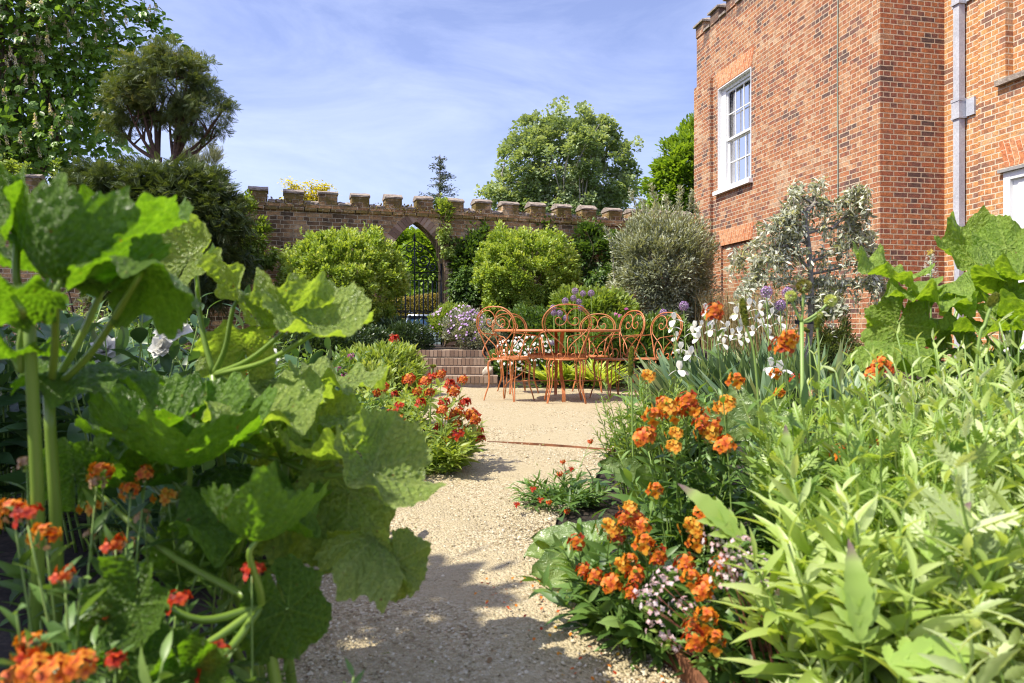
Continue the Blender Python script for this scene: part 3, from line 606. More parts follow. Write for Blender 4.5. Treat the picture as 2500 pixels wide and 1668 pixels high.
a = Acc(); obox(a, (0, 0, 0), (1, 0, 0), (0, 1, 0), -.84, .84, -2.28, -2.16, .34, .52); a.obj('bumper', [paint_m], car, smooth=False)
# ------------------------------------------------------------------ orange wire furniture
om, t, b = newmat('orange_powder_coat'); n1 = noise(t, 30, 5, .7, coord(t))
t.links.new(ramp(t, n1.outputs['Fac'], [(.26, (.16, .06, .03)), (.36, (.42, .135, .04)), (.55, (.52, .18, .06)), (.75, (.62, .28, .12))]), b.inputs['Base Color']); b.inputs['Roughness'].default_value = .38
def gz(y): return -.05*float(sstep(6.9, 8.3, y))+.008
def chair(x, y, face, label):
    f = Vector((face[0], face[1], 0)).normalized(); g = empty('garden_chair', (x, y, gz(y)), label, 'garden chair', 'orange wire chairs around the table', math.atan2(-f.x, f.y))
    if CH: 
        for me, nm in CH: o = bpy.data.objects.new(nm, me); link(o); o.parent = g
        return g
    k = 1/2700.; SH = .44
    def bp(px, py, sg=1):
        X = (px-960)*k*sg; h = (1545-py)*k; return (X, -.19-h*.20+.02, SH+h)
    outer = [(650, 1545), (560, 1300), (470, 1050), (380, 830), (325, 680), (315, 560), (350, 420), (430, 300), (560, 190), (720, 125), (900, 105), (960, 104)]
    inner = [(810, 500), (760, 450), (700, 450), (655, 510), (670, 590), (740, 645), (830, 635), (910, 580), (953, 480), (945, 380), (890, 280), (800, 218), (700, 205), (580, 240), (470, 330), (398, 450), (375, 580), (390, 690), (440, 790), (560, 910), (700, 1030), (820, 1140), (900, 1250), (937, 1360), (925, 1450), (880, 1515), (800, 1538), (735, 1505), (715, 1440), (750, 1400), (800, 1405), (835, 1440)]
    def done(a, nm): o = a.obj(nm, [om], g); CH.append((o.data, nm)); return o
    a = Acc(); P = [bp(*p) for p in outer]+[bp(*p, -1) for p in outer[::-1][1:]]; tube(a, catmull(P, 5), .0070, 7); done(a, 'back_frame')
    for sg in (1, -1): a = Acc(); tube(a, catmull([bp(*p, sg) for p in inner], 4), .0053, 6); done(a, 'back_scroll')
    a = Acc(); n = 28; th = np.linspace(0, 2*np.pi, n, endpoint=False); r = .20*(1+.03*np.cos(3*th-1.5)); ringp = [(r_*math.cos(q)*1.03, r_*math.sin(q), SH-.004) for r_, q in zip(r, th)]
    tube(a, ringp+[ringp[0], ringp[1]], .008, 6, cap=False)
    V = [(0, 0, SH+.010)]+[(p[0]*f_, p[1]*f_, SH+.004+.005*(1-f_)) for f_ in (.5, 1.0) for p in ringp]
    F = [(0, 1+i, 1+(i+1) % n) for i in range(n)]; a.add(V, F); a.add(V[1:], [(i, n+i, n+(i+1) % n, (i+1) % n) for i in range(n)]); done(a, 'seat')
    for q in (45, 135, 225, 315):
        c, s_ = math.cos(R(q)), math.sin(R(q)); tx, ty = -s_, c; a = Acc()
        for d in (-.028, .028):
            prof = [(.175, SH-.012, 1), (.212, SH-.03, 1), (.222, SH-.09, .9), (.212, .26, .7), (.215, .17, .5), (.245, .08, .3), (.268, .0, .18)]
            tube(a, catmull([(rr*c+tx*d*w, rr*s_+ty*d*w, z) for rr, z, w in prof], 4), .0060, 6)
        done(a, 'leg')
    for sg in (1, -1):
        arm = [(-.235, .27), (-.10, .262), (.06, .25), (.16, .235), (.205, .19), (.225, .13), (.22, .07), (.18, .02), (.13, .0), (.085, .03), (.075, .08), (.10, .115), (.14, .115), (.16, .085), (.15, .06)]
        a = Acc(); xs_ = [.215, .235, .25, .25, .245, .24, .235, .225, .21, .20, .20, .205, .21, .212, .21]
        tube(a, catmull([(sg*xs_[i], p[0], SH+p[1]) for i, p in enumerate(arm)], 4), .0062, 6)
        tube(a, catmull([(sg*.205, -.12, SH), (sg*.23, -.15, SH+.06), (sg*.235, -.11, SH+.13), (sg*.24, -.03, SH+.20), (sg*.248, .06, SH+.248)], 4), .0058, 6)
        done(a, 'armrest')
    return g
CH = []
chair(.53, 7.20, (-.02, 1), 'orange wire chair with its scrolled back to the viewer in front of the table')
chair(-.03, 7.47, (.55, .83), 'orange wire chair at the table turned three quarters, nearest the brick steps')
chair(.07, 8.82, (.45, -1), 'orange wire chair on the far left side of the table')
chair(1.00, 9.0, (-.45, -1), 'orange wire chair on the far right side of the table')
chair(1.12, 7.9, (-.88, -.42), 'orange wire chair seen almost edge on at the right end of the table')
chair(1.62, 8.28, (-.8, -.6), 'outermost orange wire chair beside the white irises')
TX, TY = .49, 7.8
tb = empty('garden_table', (TX, TY, gz(TY)), 'round orange metal garden table with curved flat legs', 'table'); HT = .735-gz(TY)
a = Acc(); n = 64; prof = [(0, HT), (.66, HT), (.675, HT-.004), (.682, HT-.014), (.675, HT-.025), (.66, HT-.028), (.64, HT-.012), (0, HT-.010)]
V = [(r*math.cos(6.2832*i/n), r*math.sin(6.2832*i/n), z) for r, z in prof for i in range(n)]
a.add(V, [(j*n+i, j*n+(i+1) % n, (j+1)*n+(i+1) % n, (j+1)*n+i) for j in range(len(prof)-1) for i in range(n)]); a.obj('tabletop', [om], tb)
legp = [(.54, HT-.012), (.47, HT-.05), (.39, .63), (.33, .55), (.315, .47), (.33, .38), (.38, .29), (.45, .235), (.52, .20), (.57, .14), (.585, .07), (.575, 0)]
for q in (2, 88, 182, 273):
    a = Acc(); c, s_ = math.cos(R(q)), math.sin(R(q)); P = catmull([(r, 0, z) for r, z in legp], 4); T = norm(np.gradient(P, axis=0)); N_ = np.column_stack([-T[:, 2], T[:, 1]*0, T[:, 0]])
    V = []
    for p, n_ in zip(P, N_):
        for w, h in ((-.018, -.004), (.018, -.004), (.018, .004), (-.018, .004)): v = p+n_*h; V.append((v[0]*c-w*s_, v[0]*s_+w*c, v[2]))
    m = len(P); a.add(V, [(i*4+j, i*4+(j+1) % 4, i*4+4+(j+1) % 4, i*4+4+j) for i in range(m-1) for j in range(4)]); a.obj('leg', [om], tb, smooth=False)
a = Acc(); prof = [(0, .455), (.30, .455), (.312, .462), (.312, .495), (.306, .495), (.304, .468), (0, .468)]; n = 48
V = [(r*math.cos(6.2832*i/n), r*math.sin(6.2832*i/n), z) for r, z in prof for i in range(n)]
a.add(V, [(j*n+i, j*n+(i+1) % n, (j+1)*n+(i+1) % n, (j+1)*n+i) for j in range(len(prof)-1) for i in range(n)]); a.obj('lower_shelf', [om], tb)
a = Acc()
for q in (2, 88): c, s_ = math.cos(R(q)), math.sin(R(q)); tube(a, [(-.5*c, -.5*s_, .2), (0, 0, .205), (.5*c, .5*s_, .2)], .006, 6)
a.obj('stretcher', [om], tb)
# ------------------------------------------------------------------ trees and shrubs
bark_m = flat('brown_bark', (.11, .075, .05), .9, 0, 20, .45, .01); bark_r = flat('reddish_bark', (.11, .065, .045), .9, 0, 22, .5, .01); bark_g = flat('grey_bark', (.26, .23, .20), .9, 0, 20, .35, .01)
def sample_env(env, N, shell=.5):
    """points in a union of ellipsoids (cx,cy,cz,rx,ry,rz); shell>0 pushes them outward"""
    env = np.array(env, float); vol = env[:, 3]*env[:, 4]*env[:, 5]; k = rng.choice(len(env), N, p=vol/vol.sum())
    u = rnd(N); r = rng.random(N)**(1/3.)*(1-shell)+shell*(.80+.2*rng.random(N)); return env[k, :3]+u*r[:, None]*env[k, 3:6], u
def crown(name, parent, env, clumps, per, cr, tpl, ls, mat, shell=.6, up=.5, outw=.7, droop=0, width=1, flatz=1.0, jitter=.35, tb=.0):
    o = Vector(parent.location) if parent else Vector((0, 0, 0))
    c, u = sample_env(env, clumps, shell); N = clumps*per; cr_ = cr*(.6+.8*rng.random(clumps))
    off = rnd(N)*(rng.random(N)**.5)[:, None]; off[:, 2] *= flatz; ci = np.repeat(np.arange(clumps), per)
    p = c[ci]+off*cr_[ci][:, None]; ctr = np.mean(np.array(env)[:, :3], 0)
    ow = norm(c-ctr)[ci]; d = norm(outw*ow+.7*off+jitter*rnd(N)+np.array([0, 0, up-.0-droop])); nn = norm(rnd(N)*.55+ow*.4+np.array([0, 0, .8]))
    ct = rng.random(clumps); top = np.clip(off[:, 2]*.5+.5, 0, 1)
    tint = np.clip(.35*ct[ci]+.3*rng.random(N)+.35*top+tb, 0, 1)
    a = Acc(); scatter(a, tpl, p-np.array(o), d, nn, ls*(.65+.6*rng.random(N)), tint, width*(.8+.4*rng.random(N)))
    return a.obj(name, [mat], parent), c
def limbs(name, parent, base, ctrs, n, r0, mat, fork=.35, wob=.1, r1=.004, first=None, seg=6):
    """trunk from base up, limbs bending out to n of the clump centres"""
    o = np.array(parent.location); a = Acc(); base = np.array(base, float); ctrs = np.array(ctrs); mid = ctrs.mean(0)
    sel = ctrs[rng.choice(len(ctrs), min(n, len(ctrs)), replace=False)]
    fk = base+(mid-base)*fork if first is None else np.array(first, float)
    P = catmull([base, (base*2+fk)/3+rng.normal(size=3)*wob*.1, fk], 5); tube(a, P-o, np.linspace(r0*1.25, r0*.8, len(P)), 9)
    top = fk+(mid-fk)*.9; P = catmull([fk, (fk+top)/2+rng.normal(size=3)*wob*.4, top], 5); tube(a, P-o, np.linspace(r0*.8, r0*.2, len(P)), 7)
    for s in sel:
        t = rng.random()*.75; st = fk+(top-fk)*t; d = s-st; l = np.linalg.norm(d)
        m1 = st+d*.35+np.array([0, 0, .10*l])+rng.normal(size=3)*wob*l*.25; m2 = st+d*.7+np.array([0, 0, .08*l])+rng.normal(size=3)*wob*l*.25
        P = catmull([st, m1, m2, s], 4); tube(a, P-o, np.linspace(r0*(.16+.22*rng.random())*(1-t*.5), r1, len(P)), 5, cap=False)
    return a.obj(name, [mat], parent)
def E(px, py, Y, rx, ry, rz): p = at(px, py, Y); s = Y/FPX; return (p.x, p.y, p.z, rx*s, ry*s, rz*s)   # radii in photo px at that depth
def base_at(px, Y, z=None): return Vector(((px-1250)/FPX*Y, Y, float(terrain(0, Y)) if z is None else z))

m_ches = leafmat('chestnut_leaf', [(.05, .10, .02), (.11, .21, .035), (.19, .33, .055), (.32, .47, .11)], .42, .34)
m_yew = leafmat('yew_needles', [(.03, .05, .016), (.08, .12, .03), (.17, .22, .07), (.38, .34, .12)], .22, .45)
m_gold = leafmat('golden_box_leaf', [(.055, .10, .016), (.17, .27, .038), (.33, .44, .08), (.54, .60, .18)], .32, .42)
m_pop = leafmat('poplar_leaf', [(.10, .15, .06), (.22, .30, .13), (.37, .45, .25), (.56, .61, .44)], .30, .35)
m_lime = leafmat('bright_tree_leaf', [(.06, .11, .012), (.19, .30, .03), (.34, .48, .06)], .35, .5)
m_con = leafmat('conifer_needles', [(.05, .07, .05), (.10, .13, .09), (.17, .20, .15)], .15, .6)
m_oliv = leafmat('willow_leaf', [(.10, .12, .07), (.22, .25, .15), (.38, .41, .28), (.56, .58, .44)], .2, .4)
m_silv = leafmat('silver_leaf', [(.13, .155, .09), (.32, .35, .25), (.54, .56, .44), (.70, .71, .62)], .22, .5)
m_green = leafmat('mid_green_leaf', [(.025, .05, .012), (.06, .12, .022), (.12, .21, .04), (.20, .30, .07)], .32, .45)
m_light = leafmat('light_green_leaf', [(.07, .12, .02), (.17, .26, .04), (.29, .38, .08), (.42, .48, .16)], .35, .5)
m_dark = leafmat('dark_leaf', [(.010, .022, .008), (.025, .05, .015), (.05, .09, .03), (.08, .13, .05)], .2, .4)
m_yel = leafmat('yellow_leaf', [(.30, .28, .02), (.50, .46, .04), (.66, .60, .08)], .4, .5)

# horse chestnut: palmate leaves drooping from twig ends, white candles
tr = empty('chestnut_tree', base_at(40, 17.5), 'tall horse chestnut with pale flower candles behind the wall at far left', 'tree')
env = [E(-20, 120, 17, 300, 260, 330), E(170, 60, 16.5, 150, 160, 150), E(140, 300, 16.5, 150, 170, 150), E(310, 40, 16.5, 90, 100, 85), E(30, 340, 15.5, 170, 120, 110), E(-260, 60, 17, 260, 250, 420), E(60, -180, 17, 300, 250, 180)]
c, u = sample_env(env, 3600, .55)
ex = []
for k in range(26): q = k/25; p = at(300+130*q, 25+75*q**1.5, 16.3+.3*random.random()); ex += [np.array(p)+rng.normal(size=3)*.10 for _ in range(2)]
for k in range(14): q = k/13; ex.append(np.array(at(230+150*q, 300+80*q+12*math.sin(k), 16))+rng.normal(size=3)*.08)
c = np.vstack([c, np.array(ex)]); N = len(c); lf = 7; o_ = np.array(tr.location); ctr = np.array(at(60, 200, 17))
ow = norm(c-ctr); ax = norm(ow*.8+np.array([0, 0, -.35])+.6*rnd(N)); n0 = norm(np.array([-.45, -.35, .8])+.5*rnd(N)+ow*.4)
a = Acc(); S_ = .15+.09*rng.random(N); T0 = rng.random(N)
x = np.cross(ax, n0); x = norm(x); y = norm(np.cross(n0, x))
for j in range(lf):
    an = R(-120+240*j/(lf-1)); d = norm(np.cos(an)*y+np.sin(an)*x-n0*.35); scatter(a, T_OVAL, c-o_, d, n0+.3*d, S_*(1-.12*abs(j-3)), np.clip(.15+.5*T0+.35*rng.random(N), 0, 1), 1.15)
c2, _ = sample_env(env, 16000, .4); N = len(c2); scatter(a, T_OVAL, c2-o_, norm(rnd(N)+np.array([0, 0, -.4])), rnd(N)+np.array([0, 0, 1.2]), .12+.1*rng.random(N), rng.random(N)*.6, 1.2)
a.obj('crown', [m_ches], tr); limbs('trunk', tr, tr.location, c[:3600], 60, .38, bark_m, .3, .3, .01)
m_candle = leafmat('chestnut_blossom', [(.5, .38, .32), (.74, .66, .54), (.84, .80, .70)], .3, .7)
a = Acc()
cm = []
for v in range(2):
    a = Acc(); N = 90; h = rng.random(N)**.8; q = rnd(N); p = np.column_stack([q[:, 0]*.032*(1.15-h), q[:, 1]*.032*(1.15-h), h*.2]); scatter(a, T_DIA, p, rnd(N)+[0, 0, .3], rnd(N), .016+.01*rng.random(N), rng.random(N), 1.6); cm.append(a.mesh('blossom', [m_candle]))
k = 0
for i in rng.permutation(3600):
    if k >= 96: break
    px = 1250+c[i][0]/c[i][1]*FPX; py = HZ-(c[i][2]-EYE)/c[i][1]*FPX
    if not (-20 < px < 420 and -20 < py < 400) or c[i][1] > 16.6: continue
    s = 1.1+.5*random.random(); inst(cm[k % 2], tr, M44(Vector(c[i]-o_)+Vector((0, -.1, .05)), (1, 0, 0), (0, 1, 0), Vector((random.uniform(-.35, .35), -.1, 1)).normalized(), s), 'blossom'); k += 1

# tall clipped yew with bare red limbs
tr = empty('tall_yew', base_at(415, 12.6), 'yew tree with mushroom crown on bare reddish limbs, left of the wall', 'tree')
env = [E(405, 215, 12.6, 105, 100, 88), E(320, 250, 12.6, 62, 70, 62), E(490, 270, 12.6, 70, 70, 78), E(370, 165, 12.6, 70, 70, 42), E(440, 150, 12.6, 70, 60, 38), E(280, 300, 12.6, 30, 40, 40), E(520, 330, 12.6, 38, 40, 30)]
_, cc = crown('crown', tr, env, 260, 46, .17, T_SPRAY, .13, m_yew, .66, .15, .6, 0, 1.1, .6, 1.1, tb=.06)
a = Acc(); o_ = np.array(tr.location)
for (bx, by), tips in (((385, 480), [(300, 235), (330, 190), (375, 150), (400, 210), (275, 290), (350, 230)]), ((425, 480), [(430, 130), (460, 170), (500, 200), (545, 270), (470, 240), (530, 330), (445, 190), (410, 250)])):
    b0 = np.array(at(bx, by+160, 12.6)); b1 = np.array(at(bx, 385, 12.6)); tube(a, catmull([b0, (b0+b1)/2, b1], 4)-o_, np.linspace(.10, .075, 9), 8)
    for tx_, ty_ in tips:
        e = np.array(at(tx_, ty_, 12.6+random.uniform(-.4, .4))); m = b1+(e-b1)*.4+np.array([(e-b1)[0]*.12, 0, -.05]); P = catmull([b1-np.array([0, 0, .06]), m, e], 6); tube(a, P-o_, np.linspace(.036+.012*random.random(), .008, len(P)), 6)
        for _ in range(4):
            q = P[random.randint(4, len(P)-2)]; e2 = q+np.array([random.uniform(-.3, .3), random.uniform(-.3, .3), random.uniform(.15, .45)]); tube(a, catmull([q, (q+e2)/2+rng.normal(size=3)*.03, e2], 3)-o_, np.linspace(.02, .005, 7), 5, cap=False)
a.obj('trunk', [bark_r], tr)
tr = empty('yew_bush', base_at(400, 11.2), 'dark spreading yew bush growing over the wall top below the tall yew', 'shrub')
env = [E(420, 530, 11, 150, 100, 125), E(330, 470, 11, 110, 90, 75), E(520, 540, 11, 75, 80, 110), E(470, 450, 11.2, 80, 80, 55), E(240, 450, 11.2, 60, 70, 45), E(390, 680, 11, 170, 90, 120), E(540, 660, 11, 60, 70, 80)]
_, cc = crown('foliage', tr, env, 620, 44, .17, T_SPRAY, .16, m_yew, .75, .1, .7, .25, 1.0, .6, 1.1, tb=-.20); limbs('stem', tr, tr.location, cc, 30, .09, bark_r, .3, .2)  # negative tint shift paints the bush's shade into its needles
tr = empty('silvery_conifer', base_at(500, 14.5), 'pale young conifer tips rising right of the yew trunks', 'shrub')
_, cc = crown('foliage', tr, [E(480, 400, 14.5, 30, 30, 40), E(522, 405, 14.5, 18, 20, 40), E(500, 460, 14.5, 50, 40, 40)], 120, 24, .12, T_SPRAY, .14, m_silv, .3, .9, .4, tb=-.35); limbs('stem', tr, tr.location, cc, 14, .05, bark_m)
# poplar, bright tree and conifer in the distance
tr = empty('poplar_tree', base_at(1370, 36, -.3), 'broad rounded poplar with shimmering leaves behind the wall', 'tree')
env = [E(1370, 400, 36, 110, 110, 125), E(1280, 430, 36, 80, 90, 105), E(1460, 420, 36, 85, 90, 115), E(1230, 490, 36, 60, 60, 75), E(1520, 470, 36, 48, 60, 90), E(1390, 320, 36, 75, 70, 65), E(1300, 340, 36, 55, 60, 60), E(1450, 340, 36, 55, 60, 62), E(1530, 370, 36, 30, 40, 42), E(1370, 520, 36, 170, 100, 90)]
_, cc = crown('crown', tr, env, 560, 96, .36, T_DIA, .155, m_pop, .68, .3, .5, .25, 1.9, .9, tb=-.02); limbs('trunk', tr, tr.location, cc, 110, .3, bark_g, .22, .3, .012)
tr = empty('bright_green_tree', base_at(1680, 31, -.3), 'bright yellow green tree between the poplar and the house corner', 'tree')
env = [E(1690, 420, 31, 85, 80, 100), E(1640, 470, 31, 60, 60, 80), E(1720, 350, 31, 60, 60, 70), E(1600, 520, 31, 40, 50, 60), E(1760, 460, 31, 90, 80, 110), E(1660, 560, 31, 100, 60, 60)]
_, cc = crown('crown', tr, env, 620, 60, .36, T_OVAL, .19, m_lime, .65, .2, .6, .1, 1.3, .75); limbs('trunk', tr, tr.location, cc, 40, .25, bark_m)
tr = empty('larch_tree', base_at(1075, 34, -.3), 'thin spindly conifer rising above the wall over the gate', 'tree')
a = Acc(); o_ = np.array(tr.location); tip = np.array(at(1074, 378, 34)); b0 = np.array(tr.location); tube(a, [b0-o_, tip-o_], [.13, .02], 6); lv = Acc()
for k in range(64):
    q = (k/63)**.9; z = tip+(b0-tip)*(.02+.36*q); L0 = (.25+1.25*q)*random.uniform(.5, 1.1); an = random.random()*6.283; d = np.array([math.cos(an), math.sin(an), random.uniform(-.15, .25)])
    P = catmull([z, z+d*L0*.5+[0, 0, .04], z+d*L0+[0, 0, .12*L0]], 4); tube(a, P-o_, np.linspace(.025, .006, len(P)), 4, cap=False)
    N = int(24+44*L0); t_ = rng.random(N); p = z+d*(L0*t_)[:, None]+rng.normal(size=(N, 3))*[.06, .06, .045]; scatter(lv, T_NEED, p-o_, norm(d+rnd(N)*.8), rnd(N), .13, rng.random(N), 1.5)
a.obj('trunk', [bark_m], tr); lv.obj('foliage', [m_con], tr)
for i, (px, py, Y, lab) in enumerate(((745, 470, 24, 'yellow leaved honey locust sprays showing above the wall on the left'), )):
    tr = empty('golden_locust_tree', base_at(px, Y, -.3), lab, 'tree'); a = Acc(); o_ = np.array(tr.location); lv = Acc(); fk = np.array(at(px+20, py+60, Y)); tube(a, [np.array([0, 0, 0.]), fk-o_], [.12, .07], 6)
    for (ex_, ey_) in ((703, 442), (730, 458), (760, 448), (795, 452), (715, 470), (780, 465), (750, 480), (700, 485), (805, 475)):
        e = np.array(at(ex_, ey_, Y)); P = catmull([fk, (fk+e)/2+rng.normal(size=3)*.12, e], 6); tube(a, P-o_, np.linspace(.035, .006, len(P)), 4, cap=False)
        for s in P[5:]: N = 46; scatter(lv, T_OVAL, s-o_+rng.normal(size=(N, 3))*[.15, .13, .05], rnd(N)*[1, 1, .4], rnd(N)*.4+[0, 0, 1], .10, rng.random(N), 1.2)
    a.obj('trunk', [bark_m], tr); lv.obj('crown', [m_yel], tr)
# trees and clipped hedge seen through the gate
hg = empty('clipped_hedge', (-5, 37, -.3), 'clipped golden hedge seen through the gate above the car', 'hedge')
a = Acc(); N = 52000; f = rng.integers(0, 3, N); X = rng.uniform(-2.6, 5, N); Zt = 2.62+.12*np.sin(X*1.2); Z = rng.random(N)*Zt; Yh = np.where(f == 0, rng.uniform(-.7, .7, N), -.7+.08*rng.normal(size=N)); Z = np.where(f == 0, Zt+.05*rng.normal(size=N), Z)
scatter(a, T_DIA, np.column_stack([X, Yh, Z]), rnd(N)+[0, -.4, .5], rnd(N)+[0, -.6, .8], .075, rng.random(N), 1.4); a.obj('foliage', [leafmat('gold_hedge_leaf', [(.12, .10, .012), (.27, .21, .025), (.42, .34, .05)], .25, .6)], hg)
obx = Acc(); obox(obx, (0, 0, 0), (1, 0, 0), (0, 1, 0), -2.55, 4.95, -.6, .6, 0, 2.5); obx.obj('inner_growth', [flat('hedge_shade', (.04, .04, .012), 1)], hg)  # solid core, its dark colour stands in for shade between the leaves
for i, (px, Y, h, lab, mt) in enumerate(((960, 44, 430, 'leafy green tree filling the left of the arch behind the gate', m_lime), (1065, 41, 400, 'broad green tree filling the right of the arch behind the gate', m_green), (860, 50, 360, 'darker green tree hidden mostly behind the left golden shrub', m_green))):
    tr = empty('broadleaf_tree', base_at(px, Y, -.3), lab, 'tree'); s = 1.0
    env = [E(px, 660, Y, 62, 62, 95), E(px+20, 590, Y, 48, 50, 42), E(px-30, 610, Y, 45, 50, 50), E(px, 730, Y, 70, 60, 60)]
    _, cc = crown('crown', tr, env, 300, 60, .5, T_OVAL, .25, m_lime, .6, .2, .5, .2, 1.3, .7); limbs('trunk', tr, tr.location, cc, 24, .25, bark_m)

# round golden shrubs
def golden(px, Y, env, lab):
    tr = empty('golden_shrub', base_at(px, Y), lab, 'shrub', 'round golden shrubs either side of the gate')
    crown('foliage', tr, env, 640, 84, .10, T_OVAL, .052, m_gold, .86, .75, .8, 0, 1.35, 1.0, .8, tb=.08)
    c_, u_ = sample_env(env, 170, .97); o_ = np.array(tr.location); a = Acc(); lv = Acc()
    for p_, q_ in zip(c_, u_):
        if q_[2] < -.1: continue
        e_ = p_+(q_*.5+np.array([0, 0, .8]))*random.uniform(.05, .16); tube(lv, [p_-o_, e_-o_], .003, 4, .9); P_ = p_+(e_-p_)*rng.random(12)[:, None]; scatter(lv, T_OVAL, P_-o_, rnd(12)+[0, 0, .6], rnd(12), .042, .4+.6*rng.random(12), 1.3)
    lv.obj('young_shoots', [m_gold], tr)
    _, cc = sample_env(env, 60, .3)[0], None; limbs('stem', tr, tr.location, sample_env(env, 60, .3)[0], 40, .06, bark_m, .2, .3)
    return tr
golden(840, 11.9, [E(840, 690, 11.9, 150, 135, 128), E(770, 640, 11.9, 78, 90, 72), E(880, 630, 11.9, 85, 90, 70), E(935, 690, 11.9, 58, 80, 85), E(750, 710, 11.9, 62, 80, 80), E(850, 790, 11.9, 120, 100, 60), E(790, 575, 11.9, 26, 40, 30), E(905, 590, 11.9, 30, 40, 30)], 'large round golden green shrub on the left of the gate')
golden(1285, 12.6, [E(1280, 665, 12.6, 120, 110, 100), E(1230, 620, 12.6, 62, 70, 52), E(1335, 625, 12.6, 70, 80, 52), E(1365, 670, 12.6, 45, 60, 60), E(1220, 690, 12.6, 60, 70, 60), E(1290, 750, 12.6, 110, 80, 45), E(1225, 575, 12.6, 25, 30, 22)], 'smaller round golden green shrub on the right of the gate')
# willowy olive shrub by the house corner
tr = empty('willow_shrub', base_at(1630, 13), 'grey green willowy shrub in the corner between wall and house', 'shrub')
env = [E(1625, 650, 13, 105, 100, 105), E(1570, 610, 13, 60, 70, 75), E(1680, 620, 13, 58, 70, 85), E(1620, 560, 13, 70, 60, 50), E(1550, 700, 13, 60, 60, 60), E(1690, 720, 13, 50, 60, 70), E(1620, 770, 13, 110, 70, 40)]
_, cc = crown('foliage', tr, env, 480, 70, .17, T_LANCE, .085, m_oliv, .7, .7, .8, 0, 1.2, 1.3, .7)
limbs('stem', tr, tr.location, cc, 70, .05, bark_g, .15, .2)
a = Acc(); lv = Acc(); o_ = np.array(tr.location)
for (bx, by, ex_, ey_) in ((1560, 560, 1540, 470), (1600, 540, 1590, 455), (1640, 540, 1660, 460), (1620, 545, 1625, 480), (1690, 560, 1700, 500), (1500, 650, 1480, 560), (1580, 560, 1565, 490), (1660, 560, 1690, 470)):
    P = catmull([at(bx, by+60, 13), at((bx+ex_)/2+6, (by+ey_)/2+10, 13), at(ex_, ey_, 13)], 8); tube(a, P-o_, np.linspace(.012, .003, len(P)), 4)
    for s in P[3:]: N = 9; scatter(lv, T_LANCE, s-o_+rng.normal(size=(N, 3))*.02, rnd(N)+[0, 0, .9], rnd(N)+[0, -.5, .5], .085, .3+.6*rng.random(N), 1.3)
a.obj('shoot', [bark_g], tr); lv.obj('shoot_leaves', [m_oliv], tr)

# climbers and bushes along the wall
def bush(name, px, Y, env, lab, cat, mat, tpl, ls, clumps, per, cr=.1, grp=None, shell=.5, up=.4, width=1.2, nst=14, tb=0, fz=1, **k):
    tr = empty(name, base_at(px, Y, k.pop('z', None)), lab, cat, grp); _, cc = crown('foliage', tr, env, clumps, per, cr, tpl, ls, mat, shell, up, .6, 0, width, fz, tb=tb)
    if nst: limbs('stem', tr, tr.location, cc, nst, k.get('r0', .018), bark_m, .2, .3, .003)
    return tr
bush('climbing_plant', 1085, 13.6, [E(1085, 520, 13.7, 16, 8, 30), E(1080, 500, 13.8, 14, 8, 14), E(1086, 570, 13.6, 10, 6, 24), E(1095, 610, 13.6, 10, 6, 16)], 'bright green creeper hanging from the wall top beside the arch', 'climber', m_light, T_OVAL, .06, 90, 22, .09, 'climbers on the garden wall', .2, 0, 1.4, 8)
bush('climbing_plant', 1140, 13.7, [E(1130, 640, 13.7, 36, 14, 60), E(1160, 600, 13.8, 30, 12, 40), E(1165, 560, 13.9, 26, 10, 28), E(1130, 720, 13.5, 30, 14, 40), E(1150, 700, 13.3, 46, 20, 52)], 'green climber on the wall between the arch and the right golden shrub', 'climber', m_green, T_OVAL, .07, 240, 26, .11, 'climbers on the garden wall', .2, 0, 1.3, 16)
bush('climbing_plant', 1460, 14.2, [E(1450, 640, 14.3, 60, 16, 60), E(1440, 580, 14.4, 40, 12, 36), E(1500, 620, 14.3, 40, 16, 50), E(1330, 560, 14.4, 36, 10, 22), E(1480, 700, 14, 50, 16, 50)], 'dark green climbing rose on the wall between the golden and willowy shrubs', 'climber', m_green, T_OVAL, .075, 300, 26, .12, 'climbers on the garden wall', .2, 0, 1.3, 20, tb=-.05)
bush('climbing_plant', 610, 12.0, [E(620, 600, 12.1, 24, 10, 40), E(600, 640, 12, 36, 12, 40), E(640, 560, 12.2, 20, 8, 20), E(655, 630, 12, 26, 8, 20), E(605, 500, 12.2, 16, 8, 20)], 'pale leaved climbing rose on the wall left of the golden shrub', 'climber', m_light, T_OVAL, .065, 190, 24, .10, 'climbers on the garden wall', .2, 0, 1.3, 12, tb=-.1)
bush('climbing_plant', 190, 11.6, [E(190, 445, 11.7, 26, 14, 16), E(140, 415, 11.7, 12, 10, 20), E(20, 405, 11.6, 20, 14, 14), E(60, 412, 11.6, 12, 8, 8), E(235, 460, 11.7, 24, 10, 18)], 'thin creeper sprigs on the coping at the far left', 'climber', m_light, T_OVAL, .055, 60, 18, .08, 'climbers on the garden wall', .2, 0, 1.4, 5)
bush('leafy_shrub', 1450, 11.5, [E(1440, 760, 11.5, 80, 60, 50), E(1390, 745, 11.5, 40, 50, 40), E(1500, 770, 11.5, 50, 50, 50), E(1440, 820, 11.3, 100, 60, 50)], 'light green leafy shrub behind the purple alliums', 'shrub', m_light, T_OVAL, .075, 420, 30, .11, None, .6, .5, 1.3, 14, tb=-.05)
bush('leafy_shrub', 1560, 10.6, [E(1540, 840, 10.6, 90, 50, 60), E(1620, 830, 10.6, 60, 50, 60), E(1480, 860, 10.6, 60, 50, 50)], 'mid green perennial mound behind the right hand chairs', 'shrub', m_green, T_LANCE, .10, 380, 30, .10, None, .6, .8, 1.3, 0, tb=.12)
